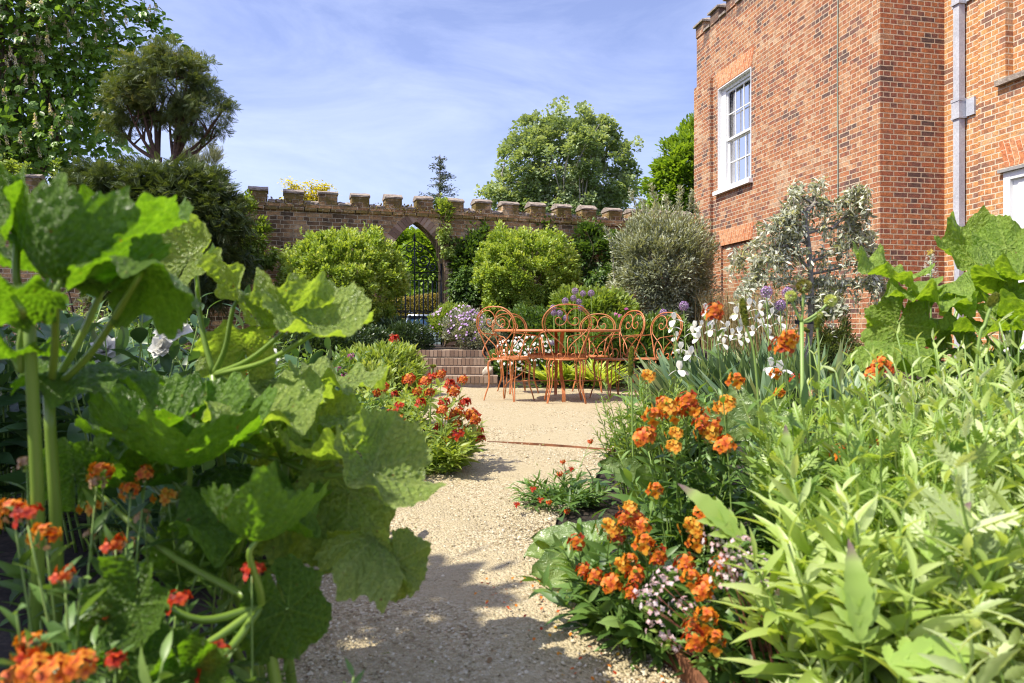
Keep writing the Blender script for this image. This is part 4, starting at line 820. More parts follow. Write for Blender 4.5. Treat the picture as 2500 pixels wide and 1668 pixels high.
bush('leafy_shrub', 1330, 11.4, [E(1300, 800, 11.4, 90, 50, 50), E(1380, 820, 11.2, 70, 50, 60)], 'dark green shrub behind the left side of the table', 'shrub', m_green, T_OVAL, .055, 340, 30, .1, None, .6, .6, 1.3, 0)
bush('daisy_bush', 1290, 10.3, [E(1250, 890, 10.3, 55, 40, 42), E(1310, 880, 10.3, 70, 40, 50), E(1370, 880, 10.3, 40, 40, 45)], 'low green plant covered in small white daisies behind the table', 'plant', m_green, T_OVAL, .05, 330, 28, .09, None, .65, .6, 1.2, 0, tb=.05)
# ------------------------------------------------------------------ flower materials and heads
m_orange = leafmat('wallflower_petal', [(.64, .38, .03), (.68, .23, .008), (.56, .10, .005), (.34, .02, .004)], .24, .6, (1.2, .9, .4))
m_redp = leafmat('red_petal', [(.68, .16, .005), (.60, .06, .003), (.42, .018, .003), (.22, .008, .002)], .22, .6, (1.3, .6, .3))
m_white = leafmat('white_petal', [(.78, .66, .18), (.76, .74, .62), (.82, .81, .76)], .35, .5, (1, 1, 1))
m_purple = leafmat('purple_petal', [(.24, .10, .32), (.44, .26, .52), (.64, .46, .70)], .25, .5, (1, 1, 1))
m_mag = leafmat('magenta_petal', [(.22, .02, .10), (.42, .07, .24), (.52, .16, .36)], .25, .5, (1, 1, 1))
m_pinkw = leafmat('pale_pink_petal', [(.42, .14, .16), (.62, .42, .44), (.74, .64, .66)], .25, .5, (1, 1, 1))
m_fade = leafmat('faded_petal', [(.42, .22, .06), (.55, .36, .20), (.40, .24, .16)], .2, .7)
m_wfl = leafmat('wallflower_leaf', [(.03, .07, .018), (.07, .14, .03), (.13, .24, .05), (.24, .36, .10)], .30, .45)
m_limef = leafmat('lime_leaf', [(.10, .18, .03), (.25, .37, .07), (.41, .52, .16), (.58, .66, .36)], .38, .40)
m_iris = leafmat('iris_leaf', [(.05, .10, .05), (.11, .19, .09), (.20, .30, .16), (.42, .46, .22)], .25, .45)
m_stem = leafmat('green_stem', [(.10, .18, .035), (.22, .34, .07), (.38, .50, .15)], .1, .45)
m_hosta = leafmat('yellow_strap_leaf', [(.22, .32, .04), (.42, .52, .09), (.60, .64, .24)], .35, .45)
def sphere_pts(N):
    i = np.arange(N)+.5; ph = np.arccos(1-2*i/N); th = np.pi*(1+5**.5)*i; return np.column_stack([np.cos(th)*np.sin(ph), np.sin(th)*np.sin(ph), np.cos(ph)])
def floret(a, c, ax, r, tint, np_=4, tpl=T_PETAL, mat=0, open_=.35, w=1.0):
    ax = np.array(ax, float); ax /= np.linalg.norm(ax); u = np.cross(ax, [.3, .5, .8]); u /= np.linalg.norm(u); v = np.cross(ax, u); ph = random.random()*6.28
    for k in range(np_):
        q = ph+6.283*k/np_; d = np.cos(q)*u+np.sin(q)*v+ax*open_; scatter(a, tpl, c, d, ax+rng.normal(size=3)*.15, r*(.9+.2*random.random()), np.clip(tint+random.uniform(-.12, .12), 0, 1), w, mat)
        if tpl is T_PETAL: a.t[-1] = np.clip(a.t[-1]+np.repeat(np.linspace(.35, -.15, 6), 3), 0, 1)
def head_mesh(mats, n, rad, fr, lo, hi, faded=0):
    a = Acc(); P = sphere_pts(n*2)[:n+2]
    for p in P[:n]:
        p = p*[1, 1, .95]+rng.normal(size=3)*.2; floret(a, p*rad, p+np.array([0, -.1, .1])+rng.normal(size=3)*.35, fr*random.uniform(.75, 1.15), random.uniform(lo, hi), w=1.0, open_=random.uniform(.1, .8))
    for _ in range(8): q = rnd(1)[0]*rad*.55; scatter(a, T_DIA, q-np.array([0, 0, rad*.5]), np.array([q[0], q[1], .02]), rnd(1)[0], .014, random.random(), 1.6, 1)
    return a.mesh('flower_head', mats)
HO = [head_mesh([m_orange, m_fade], n, .026, .0165, lo, hi) for n, lo, hi in ((11, .05, .55), (13, .2, .8), (9, .0, .35), (12, .4, .95), (7, .1, .5))]
HR = [head_mesh([m_redp, m_fade], n, .024, .0155, lo, hi) for n, lo, hi in ((10, .1, .6), (9, .3, .9), (7, .0, .4))]
HF = [head_mesh([m_fade, m_stem], 6, .02, .012, .0, .9) for _ in range(2)]
HM = [head_mesh([m_mag, m_stem], 9, .024, .012, .1, .9) for _ in range(2)]
HP = [head_mesh([m_pinkw, m_stem], 10, .026, .0065, .3, 1) for _ in range(3)]
def T_serr(n=12, w=.13, droop=.35, teeth=.25, tipw=1.0):
    v = []; f = []
    for i in range(n+1):
        t = i/n; p = math.sin(math.pi*min(1, t*.97+.03)**.85)*(1+teeth*(.5 if i % 2 else -.5)); z = -droop*t*t+.004*math.sin(i*2.1)
        v += [(-w*p, t, z+.05*p), (0, t, z), (w*p, t, z+.05*p)]
    for i in range(n): a = 3*i; f += [(a, a+1, a+4, a+3), (a+1, a+2, a+5, a+4)]
    return np.array(v), np.array(f)
T_SERR = T_serr(); T_SERR2 = T_serr(9, .16, .2, .3)
T_WIDE = leaf_tpl(6, .2, .05, .3)
def shoot(al, as_, base, tip, nl, ll, tpl=T_LANCE, r=.004, spread=.8, tint=.5, lo=.08, width=1.0, up=.35, pairs=True, mat=0, o=(0, 0, 0)):
    base = np.array(base, float); tip = np.array(tip, float); o = np.array(o, float); m = (base+tip)/2+rng.normal(size=3)*[.02, .02, 0]*np.linalg.norm(tip-base)
    m[:2] = base[:2]+(tip[:2]-base[:2])*.35; P = catmull([base, m, tip], 5); tube(as_, P-o, np.linspace(r, r*.45, len(P)), 5, .3+.4*random.random(), mat)
    t = lo+(1-lo)*np.linspace(0, 1, nl)**.9; idx = np.clip(t*(len(P)-1), 0, len(P)-1.001); i0 = idx.astype(int); fr = (idx-i0)[:, None]; pos = P[i0]*(1-fr)+P[i0+1]*fr
    an = np.arange(nl)*(1.5708 if pairs else 2.4)+random.random()*6+rng.normal(size=nl)*.25; ax = (tip-base)/np.linalg.norm(tip-base)
    for s in ((0, math.pi) if pairs else (0,)):
        d = np.column_stack([np.cos(an+s), np.sin(an+s), np.zeros(nl)])*spread+ax*(up+.55*t**2)[:, None]+rng.normal(size=(nl, 3))*.22; nn = np.array([0, 0, 1.])+rng.normal(size=(nl, 3))*.5
        L_n = ll*(.55+.6*np.sin(np.pi*np.clip(t*.9+.1, 0, 1)))*(.8+.35*rng.random(nl)); scatter(al, tpl, pos-o, d, nn, L_n, np.clip(tint+.35*(t-.5)+rng.normal(size=nl)*.14, 0, 1), width, mat)
def plant_with_heads(name, base, heads, label, cat, group, meshes, lm=None, sm=None, nl=12, ll=.07, hs=1.0, extra=14, tpl=T_LANCE, hname='flower_head', r=.003, exh=.7, rad=.12, width=1.1, hrange=(0, 1)):
    g = empty(name, base, label, cat, group); b = np.array(base, float); al = Acc(); as_ = Acc()
    for i, h in enumerate(heads):
        h = np.array(h, float); st = b+np.array([(h[0]-b[0])*.45+random.uniform(-.03, .03), (h[1]-b[1])*.45+random.uniform(-.03, .03), 0]); shoot(al, as_, st, h, nl, ll, tpl, r, .8, .45, .1, width, .5, False, o=b)
        me = meshes[random.randrange(len(meshes))]; z = Vector((random.uniform(-.3, .3), random.uniform(-.45, .1), 1)).normalized(); x, y, z = frame_from((1, 0, .1), z); x, y = y, -x
        inst(me, g, M44(Vector(h-b), x, y, z, hs*random.uniform(.85, 1.2)), hname)
    hm = np.mean([h[2] for h in heads])-b[2]
    for _ in range(extra):
        q = random.random()*6.28; rr = rad*math.sqrt(random.random())*1.6; st = b+np.array([rr*.4*math.cos(q), rr*.4*math.sin(q), 0]); e = b+np.array([rr*math.cos(q), rr*math.sin(q), hm*exh*random.uniform(.5, 1.1)])
        shoot(al, as_, st, e, nl+3, ll*1.15, tpl, r, .8, .5, .1, width, .5, False, o=b)
    al.obj('foliage', [lm or m_wfl], g); as_.obj('stem', [sm or m_stem], g); return g
def W_(px, py, Y): return tuple(dat(px, py, Y))
def fl(x, y): return (x, y, 0.0)

# ---------------- red wallflowers by the path (middle)
RH = [(900, 950), (888, 978), (938, 875), (990, 868), (1012, 862), (1032, 882), (1042, 902), (1062, 875), (1050, 950), (1015, 945), (1008, 982), (1075, 985), (1100, 990), (1104, 1008), (1030, 1014), (1050, 1000), (958, 902), (915, 935), (1080, 955), (1068, 925), (985, 905), (965, 925), (1035, 960), (920, 965), (1090, 965), (1020, 925), (1048, 975), (1000, 1000), (975, 880)]
gA = [W_(x, y, 3.75+.3*random.random()) for x, y in RH if x < 1005]; gB = [W_(x, y, 3.55+.3*random.random()) for x, y in RH if x >= 1005]
plant_with_heads('wallflower', fl(-.62, 3.95), gA, 'red wallflower clump left of the gravel path, its left half', 'flowering plant', 'red wallflowers by the path', HR[:2]+HO[3:4], m_light, ll=.075, extra=44, rad=.22, exh=.75)
plant_with_heads('wallflower', fl(-.40, 3.72), gB, 'red wallflower clump spilling over the path edge, its right half', 'flowering plant', 'red wallflowers by the path', HR[:2]+HO[3:4], m_light, ll=.075, extra=54, rad=.22, exh=.75)
plant_with_heads('wallflower', fl(-1.15, 4.5), [W_(x, y, 4.6) for x, y in ((735, 885), (712, 892), (700, 905), (745, 900), (880, 893), (905, 905), (905, 778), (770, 940), (865, 905), (722, 880))], 'orange red wallflower between the big leaves and the path', 'flowering plant', 'red wallflowers by the path', HR+HO[3:4], ll=.08, extra=24, rad=.3, exh=.8)
plant_with_heads('wallflower', fl(-2.3, 5.0), [W_(x, y, 5.0) for x, y in ((450, 862), (440, 878), (500, 890), (515, 885), (562, 858), (560, 870), (450, 885))], 'scarlet wallflower in the shade behind the big leaves', 'flowering plant', 'red wallflowers by the path', HR, ll=.08, extra=20, rad=.3)
plant_with_heads('sweet_rocket', fl(-1.35, 5.1), [W_(x, y, 5.2) for x, y in ((775, 848), (790, 862), (800, 872), (822, 845), (758, 868), (792, 905), (812, 882), (832, 862), (745, 855), (780, 880), (818, 868), (805, 820), (760, 900))], 'magenta flowered plant left of the red wallflowers', 'flowering plant', None, HM, ll=.09, extra=26, rad=.3, exh=.7, hs=1.1)
# ---------------- shrubs and perennials along the left of the terrace
bush('variegated_shrub', 930, 8.3, [E(915, 905, 8.3, 85, 70, 52), E(975, 900, 8.4, 50, 50, 52), E(880, 930, 7.6, 70, 60, 36), E(990, 920, 8.2, 36, 40, 32)], 'pale yellow green variegated shrub left of the steps', 'shrub', m_light, T_LANCE, .085, 480, 30, .08, None, .6, .7, 1.3, 12, tb=.05, z=-.05)
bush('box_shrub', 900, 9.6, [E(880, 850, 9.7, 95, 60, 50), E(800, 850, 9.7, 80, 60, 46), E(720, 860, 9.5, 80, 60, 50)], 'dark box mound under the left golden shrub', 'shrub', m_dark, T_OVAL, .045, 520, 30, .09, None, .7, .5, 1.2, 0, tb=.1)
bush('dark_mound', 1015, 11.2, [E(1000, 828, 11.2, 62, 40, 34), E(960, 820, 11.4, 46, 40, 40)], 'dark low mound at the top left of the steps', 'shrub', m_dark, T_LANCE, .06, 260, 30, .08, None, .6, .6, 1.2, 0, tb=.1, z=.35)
cat_ = bush('catmint', 1130, 11.3, [E(1160, 815, 11.3, 52, 40, 36), E(1120, 800, 11.4, 40, 40, 36), E(1195, 820, 11.2, 40, 40, 36), E(1150, 780, 11.4, 30, 30, 24)], 'silvery catmint with lilac flowers at the top right of the steps', 'plant', m_silv, T_OVAL, .04, 420, 32, .075, None, .6, .7, 1.1, 0, tb=-.25, z=.35)
sp = bush('spurge', 1090, 11.7, [E(1090, 790, 11.7, 32, 40, 40), E(1105, 765, 11.8, 32, 30, 22), E(1065, 785, 11.7, 16, 24, 22)], 'yellow green and bronze spurge in front of the gate', 'plant', m_light, T_LANCE, .06, 240, 26, .07, None, .6, .8, 1.2, 0, tb=-.02, z=.35)
def sprinkle(parent, name, env, N, mat, size, tpl=T_DIA, lo=0., hi=1., shell=.95, npet=4, front=True):
    c, u = sample_env(env, N, shell); o = np.array(parent.location); a = Acc()
    for p, q in zip(c, u):
        if front and q[1] > .4: continue
        floret(a, p-o, np.array([q[0]*.5, q[1]*.5-.5, .5]), size*random.uniform(.7, 1.2), random.uniform(lo, hi), npet)
    return a.obj(name, [mat], parent)
sprinkle(cat_, 'blossom', [E(1150, 800, 11.2, 60, 40, 40), E(1130, 770, 11.3, 40, 30, 25)], 220, m_purple, .018)
sprinkle(sp, 'blossom', [E(1085, 790, 11.6, 36, 34, 40)], 70, m_purple, .02)
db = [o for o in SC.objects if o.name.startswith('daisy_bush')][0]
sprinkle(db, 'blossom', [E(1255, 870, 10.2, 50, 44, 50), E(1310, 865, 10.2, 62, 44, 50)], 300, m_white, .02, npet=5, lo=.7)
rs = [o for o in SC.objects if o.name.startswith('leafy_shrub')]
sprinkle(rs[0], 'blossom', [E(1530, 790, 10.9, 50, 30, 40)], 26, m_mag, .03)
# yellow strap leaves behind the table
def straps(name, base, n, h, lean, mat, label, cat, tpl=T_BLADE, rad=.2, w=1.0, group=None, tl=.5, bias=(0, 0)):
    g = empty(name, base, label, cat, group); a = Acc(); q = rng.random(n)*6.283; rr = rad*np.sqrt(rng.random(n)); p = np.column_stack([rr*np.cos(q), rr*np.sin(q), np.zeros(n)])
    le = lean*(.3+rng.random(n)); d = np.column_stack([np.cos(q)*le+bias[0], np.sin(q)*le+bias[1], np.ones(n)])+rng.normal(size=(n, 3))*.08
    nn = np.column_stack([-np.cos(q), -np.sin(q), np.full(n, .6)])+rng.normal(size=(n, 3))*.35; scatter(a, tpl, p, d, nn, h*(.6+.5*rng.random(n)), np.clip(tl+rng.normal(size=n)*.22, 0, 1), w); a.obj('foliage', [mat], g); return g
T_STRAP = leaf_tpl(7, .055, .015, .5, lambda t: min(1, 4*t+.3)*(1-t**4)+.02)
for px, Y in ((1350, 9.9), (1395, 9.95), (1440, 10.0), (1470, 9.8)): straps('daylily', base_at(px, Y, -.03), 90, .42, .8, m_hosta, {1350: 'yellow green strap leaved clump behind the table, leftmost of four', 1395: 'yellow green strap leaved clump directly behind the table leg', 1440: 'yellow green strap leaved clump, third from the left behind the table', 1470: 'yellow green strap leaved clump nearest the right hand chairs'}[px], 'plant', T_STRAP, .16, 1.1, 'yellow strap leaved clumps behind the table')
# ---------------- alliums
def allium_mesh(mat, n=150, r=.040):
    a = Acc(); P = sphere_pts(n)
    for p in P: floret(a, p*r*random.uniform(.8, 1.12), p+rng.normal(size=3)*.2, .011, random.uniform(0, 1), 5, T_DIA, 0, .5, .8)
    scatter(a, T_NEED, P*0, P, rnd(len(P)), r*.95, .3, .25, 1); return a.mesh('flower_head', [mat, m_stem])
AM = [allium_mesh(m_purple, n) for n in (95, 80)]
def allium(px, py, Y, s, label, dark=False, z0=0):
    h = at(px, py, Y); g = empty('allium', (h.x+random.uniform(-.04, .04), h.y, z0), label, 'flower', 'purple allium globes'); o = Vector(g.location); a = Acc(); e = h-o
    tube(a, catmull([(0, 0, 0), (e.x*.3, 0, e.z*.5), tuple(e)], 6), .0045, 6, .6); a.obj('stem', [m_stem], g); x, y, z = frame_from((0, 1, .1), (random.uniform(-.3, .3), 0, 1)); inst(AM[0] if s > .9 else AM[1], g, M44(e, x, y, z, s), 'flower_head')
    al = Acc(); scatter(al, T_STRAP, np.zeros((4, 3)), rnd(4)*[1, 1, 0]+[0, 0, .8], rnd(4)*.3+[0, 0, 1], .3, .5, 1.0); al.obj('leaf', [m_stem], g)
for px, py, s, l in ((1404, 711, 1.1, 'topmost purple allium of the cluster behind the table'), (1423, 717, 1.0, 'purple allium second from the top of the cluster'), (1443, 716, 1.1, 'rightmost purple allium of the cluster behind the table'), (1400, 728, 1.0, 'purple allium just below the topmost one'), (1413, 737, 1.0, 'purple allium lowest of the upper cluster'), (1380, 735, 1.1, 'purple allium at the upper left of the cluster'),
                     (1350, 752, 1.05, 'leftmost purple allium above the middle chair back'), (1418, 752, 1.05, 'purple allium touching the right shoulder of the middle chair back'), (1352, 764, 1.0, 'purple allium seen inside the left of the middle chair back'), (1366, 765, 1.0, 'purple allium at the centre inside the middle chair back'), (1381, 777, 1.0, 'lowest purple allium seen through the middle chair back'), (1349, 838, .8, 'small purple allium below the table top')):
    allium(px, py, 10.1, s, l, z0=.05)
for px, py, Y, s, l in ((1669, 747, 6.8, 1.05, 'purple allium between the outermost chair and the red flower head'), (1871, 713, 5.6, 1.08, 'upper left purple allium beside the weeping tree'), (1922, 714, 5.6, .98, 'upper right purple allium beside the weeping tree'), (1905, 745, 5.6, .98, 'lower purple allium beside the weeping tree'), (1619, 764, 8.6, 1.1, 'shaded purple allium behind the outermost chair')):
    allium(px, py, Y, s, l)
# ---------------- white irises
def iris_mesh():
    a = Acc()
    T_F = leaf_tpl(5, .40, .03, .85, lambda t: [.25, .55, .85, 1, .9, .35][int(round(t*5))]); T_S = leaf_tpl(5, .36, .10, -.25, lambda t: [.25, .6, .95, 1, .8, .25][int(round(t*5))])
    for k in range(3):
        q = 2.094*k+.3; d = np.array([math.cos(q), math.sin(q), .25]); n0 = a.n; scatter(a, T_F, [(0, 0, 0)], d, (0, 0, 1), .075, 1.0, 1); a.t[-1][:3] = .0; a.t[-1][3:6] = .25
        q += 1.047; d = np.array([math.cos(q)*.55, math.sin(q)*.55, 1]); scatter(a, T_S, [(0, 0, 0)], d, (-math.cos(q), -math.sin(q), .2), .075, .9, 1)
    a.v[-1] = a.v[-1]; return a.mesh('iris_flower', [m_white])
IM = [iris_mesh() for _ in range(2)]
def iris(bx, by, n, fls, label, h=.62, bias=(-.25, 0), rad=.22):
    g = straps('iris_clump', fl(bx, by), n, h, .42, m_iris, label, 'flowering plant', T_BLADE, rad, 1.25, 'white bearded irises', .5, bias); o = Vector(g.location); a = Acc()
    for px, py in fls:
        p = Vector(W_(px, py, by+random.uniform(-.3, .3)))-o; tube(a, catmull([(p.x*.4, p.y*.4, 0), (p.x*.75, p.y*.75, p.z*.6), tuple(p)], 5), .0045, 5, .7)
        x, y, z = frame_from((random.uniform(-1, 1), -1, 0), (random.uniform(-.3, .3), -.25, 1)); inst(IM[random.randint(0, 1)], g, M44(p, x, y, z, random.uniform(.68, .95)), 'iris_flower')
        b_ = Acc(); q = p+Vector((random.uniform(-.04, .04), .01, random.uniform(-.09, -.04))); scatter(a, T_OVAL, [tuple(q)], (0.1, 0, 1), (0, -1, 0), .05, .95, 1.1)
    a.obj('flower_stem', [m_stem], g)
iris(1.42, 6.0, 80, [(1545, 752), (1562, 802), (1575, 822), (1552, 775), (1548, 735)], 'white irises leaning over the outermost chair', .58, (-.35, 0), .2)
iris(1.78, 6.3, 110, [(1595, 752), (1610, 748), (1602, 778), (1620, 712), (1590, 765), (1632, 758)], 'white irises second from the left in the drift', .62, (-.3, 0))
iris(2.05, 6.1, 120, [(1655, 770), (1668, 752), (1660, 790), (1640, 735), (1682, 768)], 'white irises below the tall red flower head', .62, (-.3, 0))
iris(2.32, 6.3, 120, [(1690, 722), (1702, 748), (1720, 702), (1712, 775), (1735, 730), (1728, 760), (1695, 780)], 'white irises at the centre of the drift against the house', .66, (-.2, 0))
iris(2.62, 6.2, 110, [(1760, 690), (1772, 722), (1790, 742), (1752, 745), (1742, 712), (1765, 770), (1798, 770)], 'rightmost white irises beside the purple alliums', .66, (-.1, 0))
iris(1.75, 5.2, 90, [(1560, 850), (1585, 815)], 'grey green iris leaves sprawling at the front of the drift', .5, (-.4, -.1), .25)
iris(2.35, 5.1, 80, [(1770, 842), (1792, 850)], 'iris clump with faded cream flowers at the front', .5, (0, -.1), .25)
# ---------------- weeping silver pear with stake
tr = empty('weeping_pear_tree', at(1975, 965, 7.6)*1, 'weeping silver leaved pear tree staked in front of the house corner', 'tree'); tr.location = (at(1975, 803, 7.6).x, 7.6, 0); o_ = np.array(tr.location); Yp = 7.6
a = Acc(); T0 = [at(1972, 978, Yp), at(1970, 880, Yp), at(1980, 780, Yp), at(1980, 700, Yp), at(1975, 610, Yp), at(1966, 530, Yp), at(1990, 495, Yp)]; tube(a, catmull([tuple(v-Vector(o_)) for v in T0], 5), np.linspace(.042, .022, 31), 8)
tips = []; rngp = random.Random(3)
limb = [[(1966, 530), (1930, 530), (1880, 560), (1850, 600)], [(1990, 495), (2010, 500), (2050, 505), (2085, 495), (2120, 540)], [(1975, 600), (1930, 560), (1945, 480), (1900, 540), (1870, 600)], [(1978, 640), (2030, 620), (2080, 590), (2120, 610), (2150, 660)],
        [(1978, 700), (2010, 690), (2060, 700), (2110, 690), (2150, 700)], [(1978, 700), (1930, 690), (1880, 680), (1840, 690), (1820, 730)], [(1975, 610), (1920, 640), (1870, 640), (1830, 640)], [(1990, 495), (1985, 470), (2000, 455)], [(2050, 505), (2090, 470), (2110, 480)], [(1980, 740), (2020, 730), (2070, 760)], [(1850, 600), (1820, 610), (1800, 650)], [(1978, 740), (1930, 740), (1880, 760)], [(1972, 570), (2010, 560), (2060, 555), (2100, 575), (2130, 580)], [(1968, 545), (1910, 590), (1880, 620)], [(1978, 670), (2030, 660), (2100, 650), (2170, 720)], [(1978, 660), (1920, 600), (1860, 640), (1840, 660)], [(1990, 500), (1940, 470), (1960, 460)], [(2030, 560), (2070, 530), (2120, 590), (2140, 640)]]
P3 = []
for l in limb:
    dy = rngp.uniform(-.5, .5); pts = [np.array(at(x, y, Yp+dy*k/len(l))) for k, (x, y) in enumerate(l)]; P = catmull(pts, 5); tube(a, P-o_, np.linspace(.016, .005, len(P)), 5, cap=False); P3.append(P)
lv = Acc()
for P in P3:
    for s in P[2::1]:
        for _ in range(rngp.choice((0, 1, 1, 2))):
            L0 = rngp.uniform(.06, .40); an = rngp.uniform(0, 6.28); d = np.array([math.cos(an)*.5, math.sin(an)*.5, .15]); e = s+d*L0*.8+np.array([0, 0, -L0*.75]); Q = catmull([s, s+d*L0*.55+np.array([0, 0, .02]), e], 5); tube(a, Q-o_, .0025, 4, cap=False)
            for q in Q[1:]: n = 3; scatter(lv, T_LANCE, q-o_+rng.normal(size=(n, 3))*.02, rnd(n)*.9+[0, 0, -.25], rnd(n)+[0, -.3, .5], .05+.035*rng.random(n), rng.random(n), 1.5)
a.obj('trunk', [bark_g], tr); lv.obj('crown', [m_silv], tr)
sk = empty('tree_stake', (at(1955, 803, 7.5).x, 7.5, 0), 'grey wooden stake with a black rubber tie beside the weeping tree', 'stake')
a = Acc(); tube(a, [(0, 0, -.05), (0, 0, .85)], .026, 8); a.obj('post', [flat('weathered_timber', (.28, .25, .22), .9, 0, 20, .3)], sk); a = Acc(); obox(a, (0, 0, 0), (1, 0, 0), (0, 1, 0), -.05, .12, -.035, .035, .79, .83); a.obj('tie', [blk], sk, smooth=False)
bush('clipped_yew_cone', 2040, 8.9, [E(2040, 870, 8.9, 60, 60, 60), E(2030, 800, 8.9, 42, 42, 60), E(2020, 740, 8.9, 26, 30, 50), E(2050, 920, 8.9, 62, 62, 50)], 'dark clipped yew cone behind the weeping tree', 'shrub', m_yew, T_NEED, .05, 420, 44, .07, None, .8, .3, 1.6, 0, tb=-.1)
# grass, tall seed stems
a = Acc(); N = 9000; X = rng.uniform(2.5, 5.4, N); Yg = rng.uniform(4.6, 8.3, N); scatter(a, T_BLADE, np.column_stack([X, Yg, np.zeros(N)]), rnd(N)*[.6, .6, 0]+[0, 0, 1], rnd(N), .10+.13*rng.random(N), rng.random(N), .5); tag(a.obj('grass', [m_limef]), kind='stuff', label='tufts of long grass by the foot of the house', cat='grass')
a = Acc(); N = 700; p = np.column_stack([rng.uniform(3.2, 4.0, N)-.2*0, rng.uniform(10, 13.5, N), np.full(N, .3)]); scatter(a, T_BLADE, p, rnd(N)*[.25, .25, 0]+[0, 0, 1], rnd(N), .7+.5*rng.random(N), rng.random(N)*.9, .10); tag(a.obj('wispy_grass', [leafmat('straw_grass', [(.20, .15, .06), (.36, .30, .14), (.50, .44, .25)], .2, .7)]), kind='stuff', label='wispy straw coloured grass against the house wall', cat='grass')
def spike(pts, Y, r, label, top=.25, grp='tall seed spikes'):
    P = [at(x*1.06383, y*1.06383, Y) for x, y in pts]; g = empty('seed_spike', (P[0].x, Y, 0), label, 'seed stem', grp); o = np.array(g.location); a = Acc(); Q = catmull([(P[0].x, Y, 0)]+[tuple(p) for p in P[1:]] if len(P) > 1 else P, 8)-o
    tube(a, Q, r*.55, 6, .6); a.obj('stem', [m_stem], g); a = Acc(); k = int(len(Q)*(1-top)); S_ = Q[k:]; n = 420; t = rng.random(n)*(len(S_)-1.01); i = t.astype(int); c = S_[i]+(S_[i+1]-S_[i])*(t-i)[:, None]; w = r*1.5*np.sin(np.pi*np.clip(t/(len(S_)-1)*.85+.12, 0, 1)); q = rnd(n)*[1, 1, .2]
    scatter(a, T_DIA, c+q*w[:, None]*.5, q+[0, 0, .9], q, r*1.8, rng.random(n), 1.2); a.obj('spike', [leafmat('seed_green', [(.12, .17, .03), (.28, .33, .07), (.42, .42, .12)], .2, .6)], g)
spike([(1760, 1000), (1735, 850), (1712, 750), (1703, 690)], 2.3, .007, 'tall leaning green seed spike beside the tall red flower head', .35)
spike([(1885, 1000), (1880, 850), (1876, 760), (1877, 728)], 2.2, .006, 'upright green seed spike right of the orange flower head', .3)
spike([(1868, 900), (1858, 800), (1846, 755)], 3.6, .008, 'short distant green seed spike near the alliums', .3)
spike([(1455, 1000), (1450, 900), (1447, 860), (1450, 800)], 2.6, .0065, 'leafy green seed spike in front of the right hand chairs', .4)
spike([(2200, 1000), (2240, 850), (2262, 740), (2285, 680)], 1.6, .006, 'slender curved green spike in front of the large right leaves', .2)
spike([(1898, 1010), (1905, 930), (1910, 850)], 2.0, .006, 'thick pale poppy like stem left of the broad leaves', .06)
spike([(985, 930), (990, 870), (995, 842)], 4.0, .010, 'single green bud stem in front of the steps', .12)
g = empty('white_flower_spike', (at(2275, 803, 4.2).x, 4.2, 0), 'small white flower spike with a yellow tip against the brick corner', 'flower'); a = Acc(); tp = at(2272, 622, 4.2)-Vector(g.location); tube(a, catmull([(0, 0, 0), tuple(tp*.5), tuple(tp)], 4), .005, 6, .5); a.obj('stem', [m_stem], g)
a = Acc(); n = 160; h = rng.random(n); q = rnd(n); scatter(a, T_DIA, np.array(tp)+np.column_stack([q[:, 0]*.028*(1.15-h), q[:, 1]*.028*(1.15-h), -.13+h*.15]), q*[1, 1, .2]+[0, 0, .3], q, .02, np.where(h > .85, .0, .6+.4*rng.random(n)), 1.2); a.obj('flower_head', [m_white], g)
g = empty('seed_ball_stem', (at(1962, 803, 1.9).x, 1.9, 0), 'branching stem carrying round green and brown seed balls', 'seed stem', 'tall seed spikes'); o = Vector(g.location); a = Acc()
J = dat(1840, 740, 1.9)-o
for (x, y) in ((1845, 660), (1815, 682), (1905, 692), (1875, 725)): e = dat(x, y, 1.9)-o; tube(a, catmull([tuple(J), tuple((J+e)/2+Vector((0, 0, -.006))), tuple(e)], 4), .0035, 6, .7)
tube(a, [(0, 0, 0), tuple(J*.5), tuple(J)], .005, 6, .6); a.obj('stem', [m_stem], g)
for (x, y, r, t_) in ((1845, 657, .017, .05), (1815, 680, .013, .8), (1906, 690, .014, .9), (1880, 722, .008, .7)):
    a = Acc(); P = sphere_pts(120); scatter(a, T_DIA, P*r*.7, P, rnd(120), r*.6, np.clip(t_+.2*rng.random(120), 0, 1), 1.5); s = a.obj('seed_ball', [leafmat('seed_ball_green', [(.14, .10, .03), (.30, .36, .08), (.50, .55, .18)], .2, .6)], g); s.location = dat(x, y, 1.9)-o
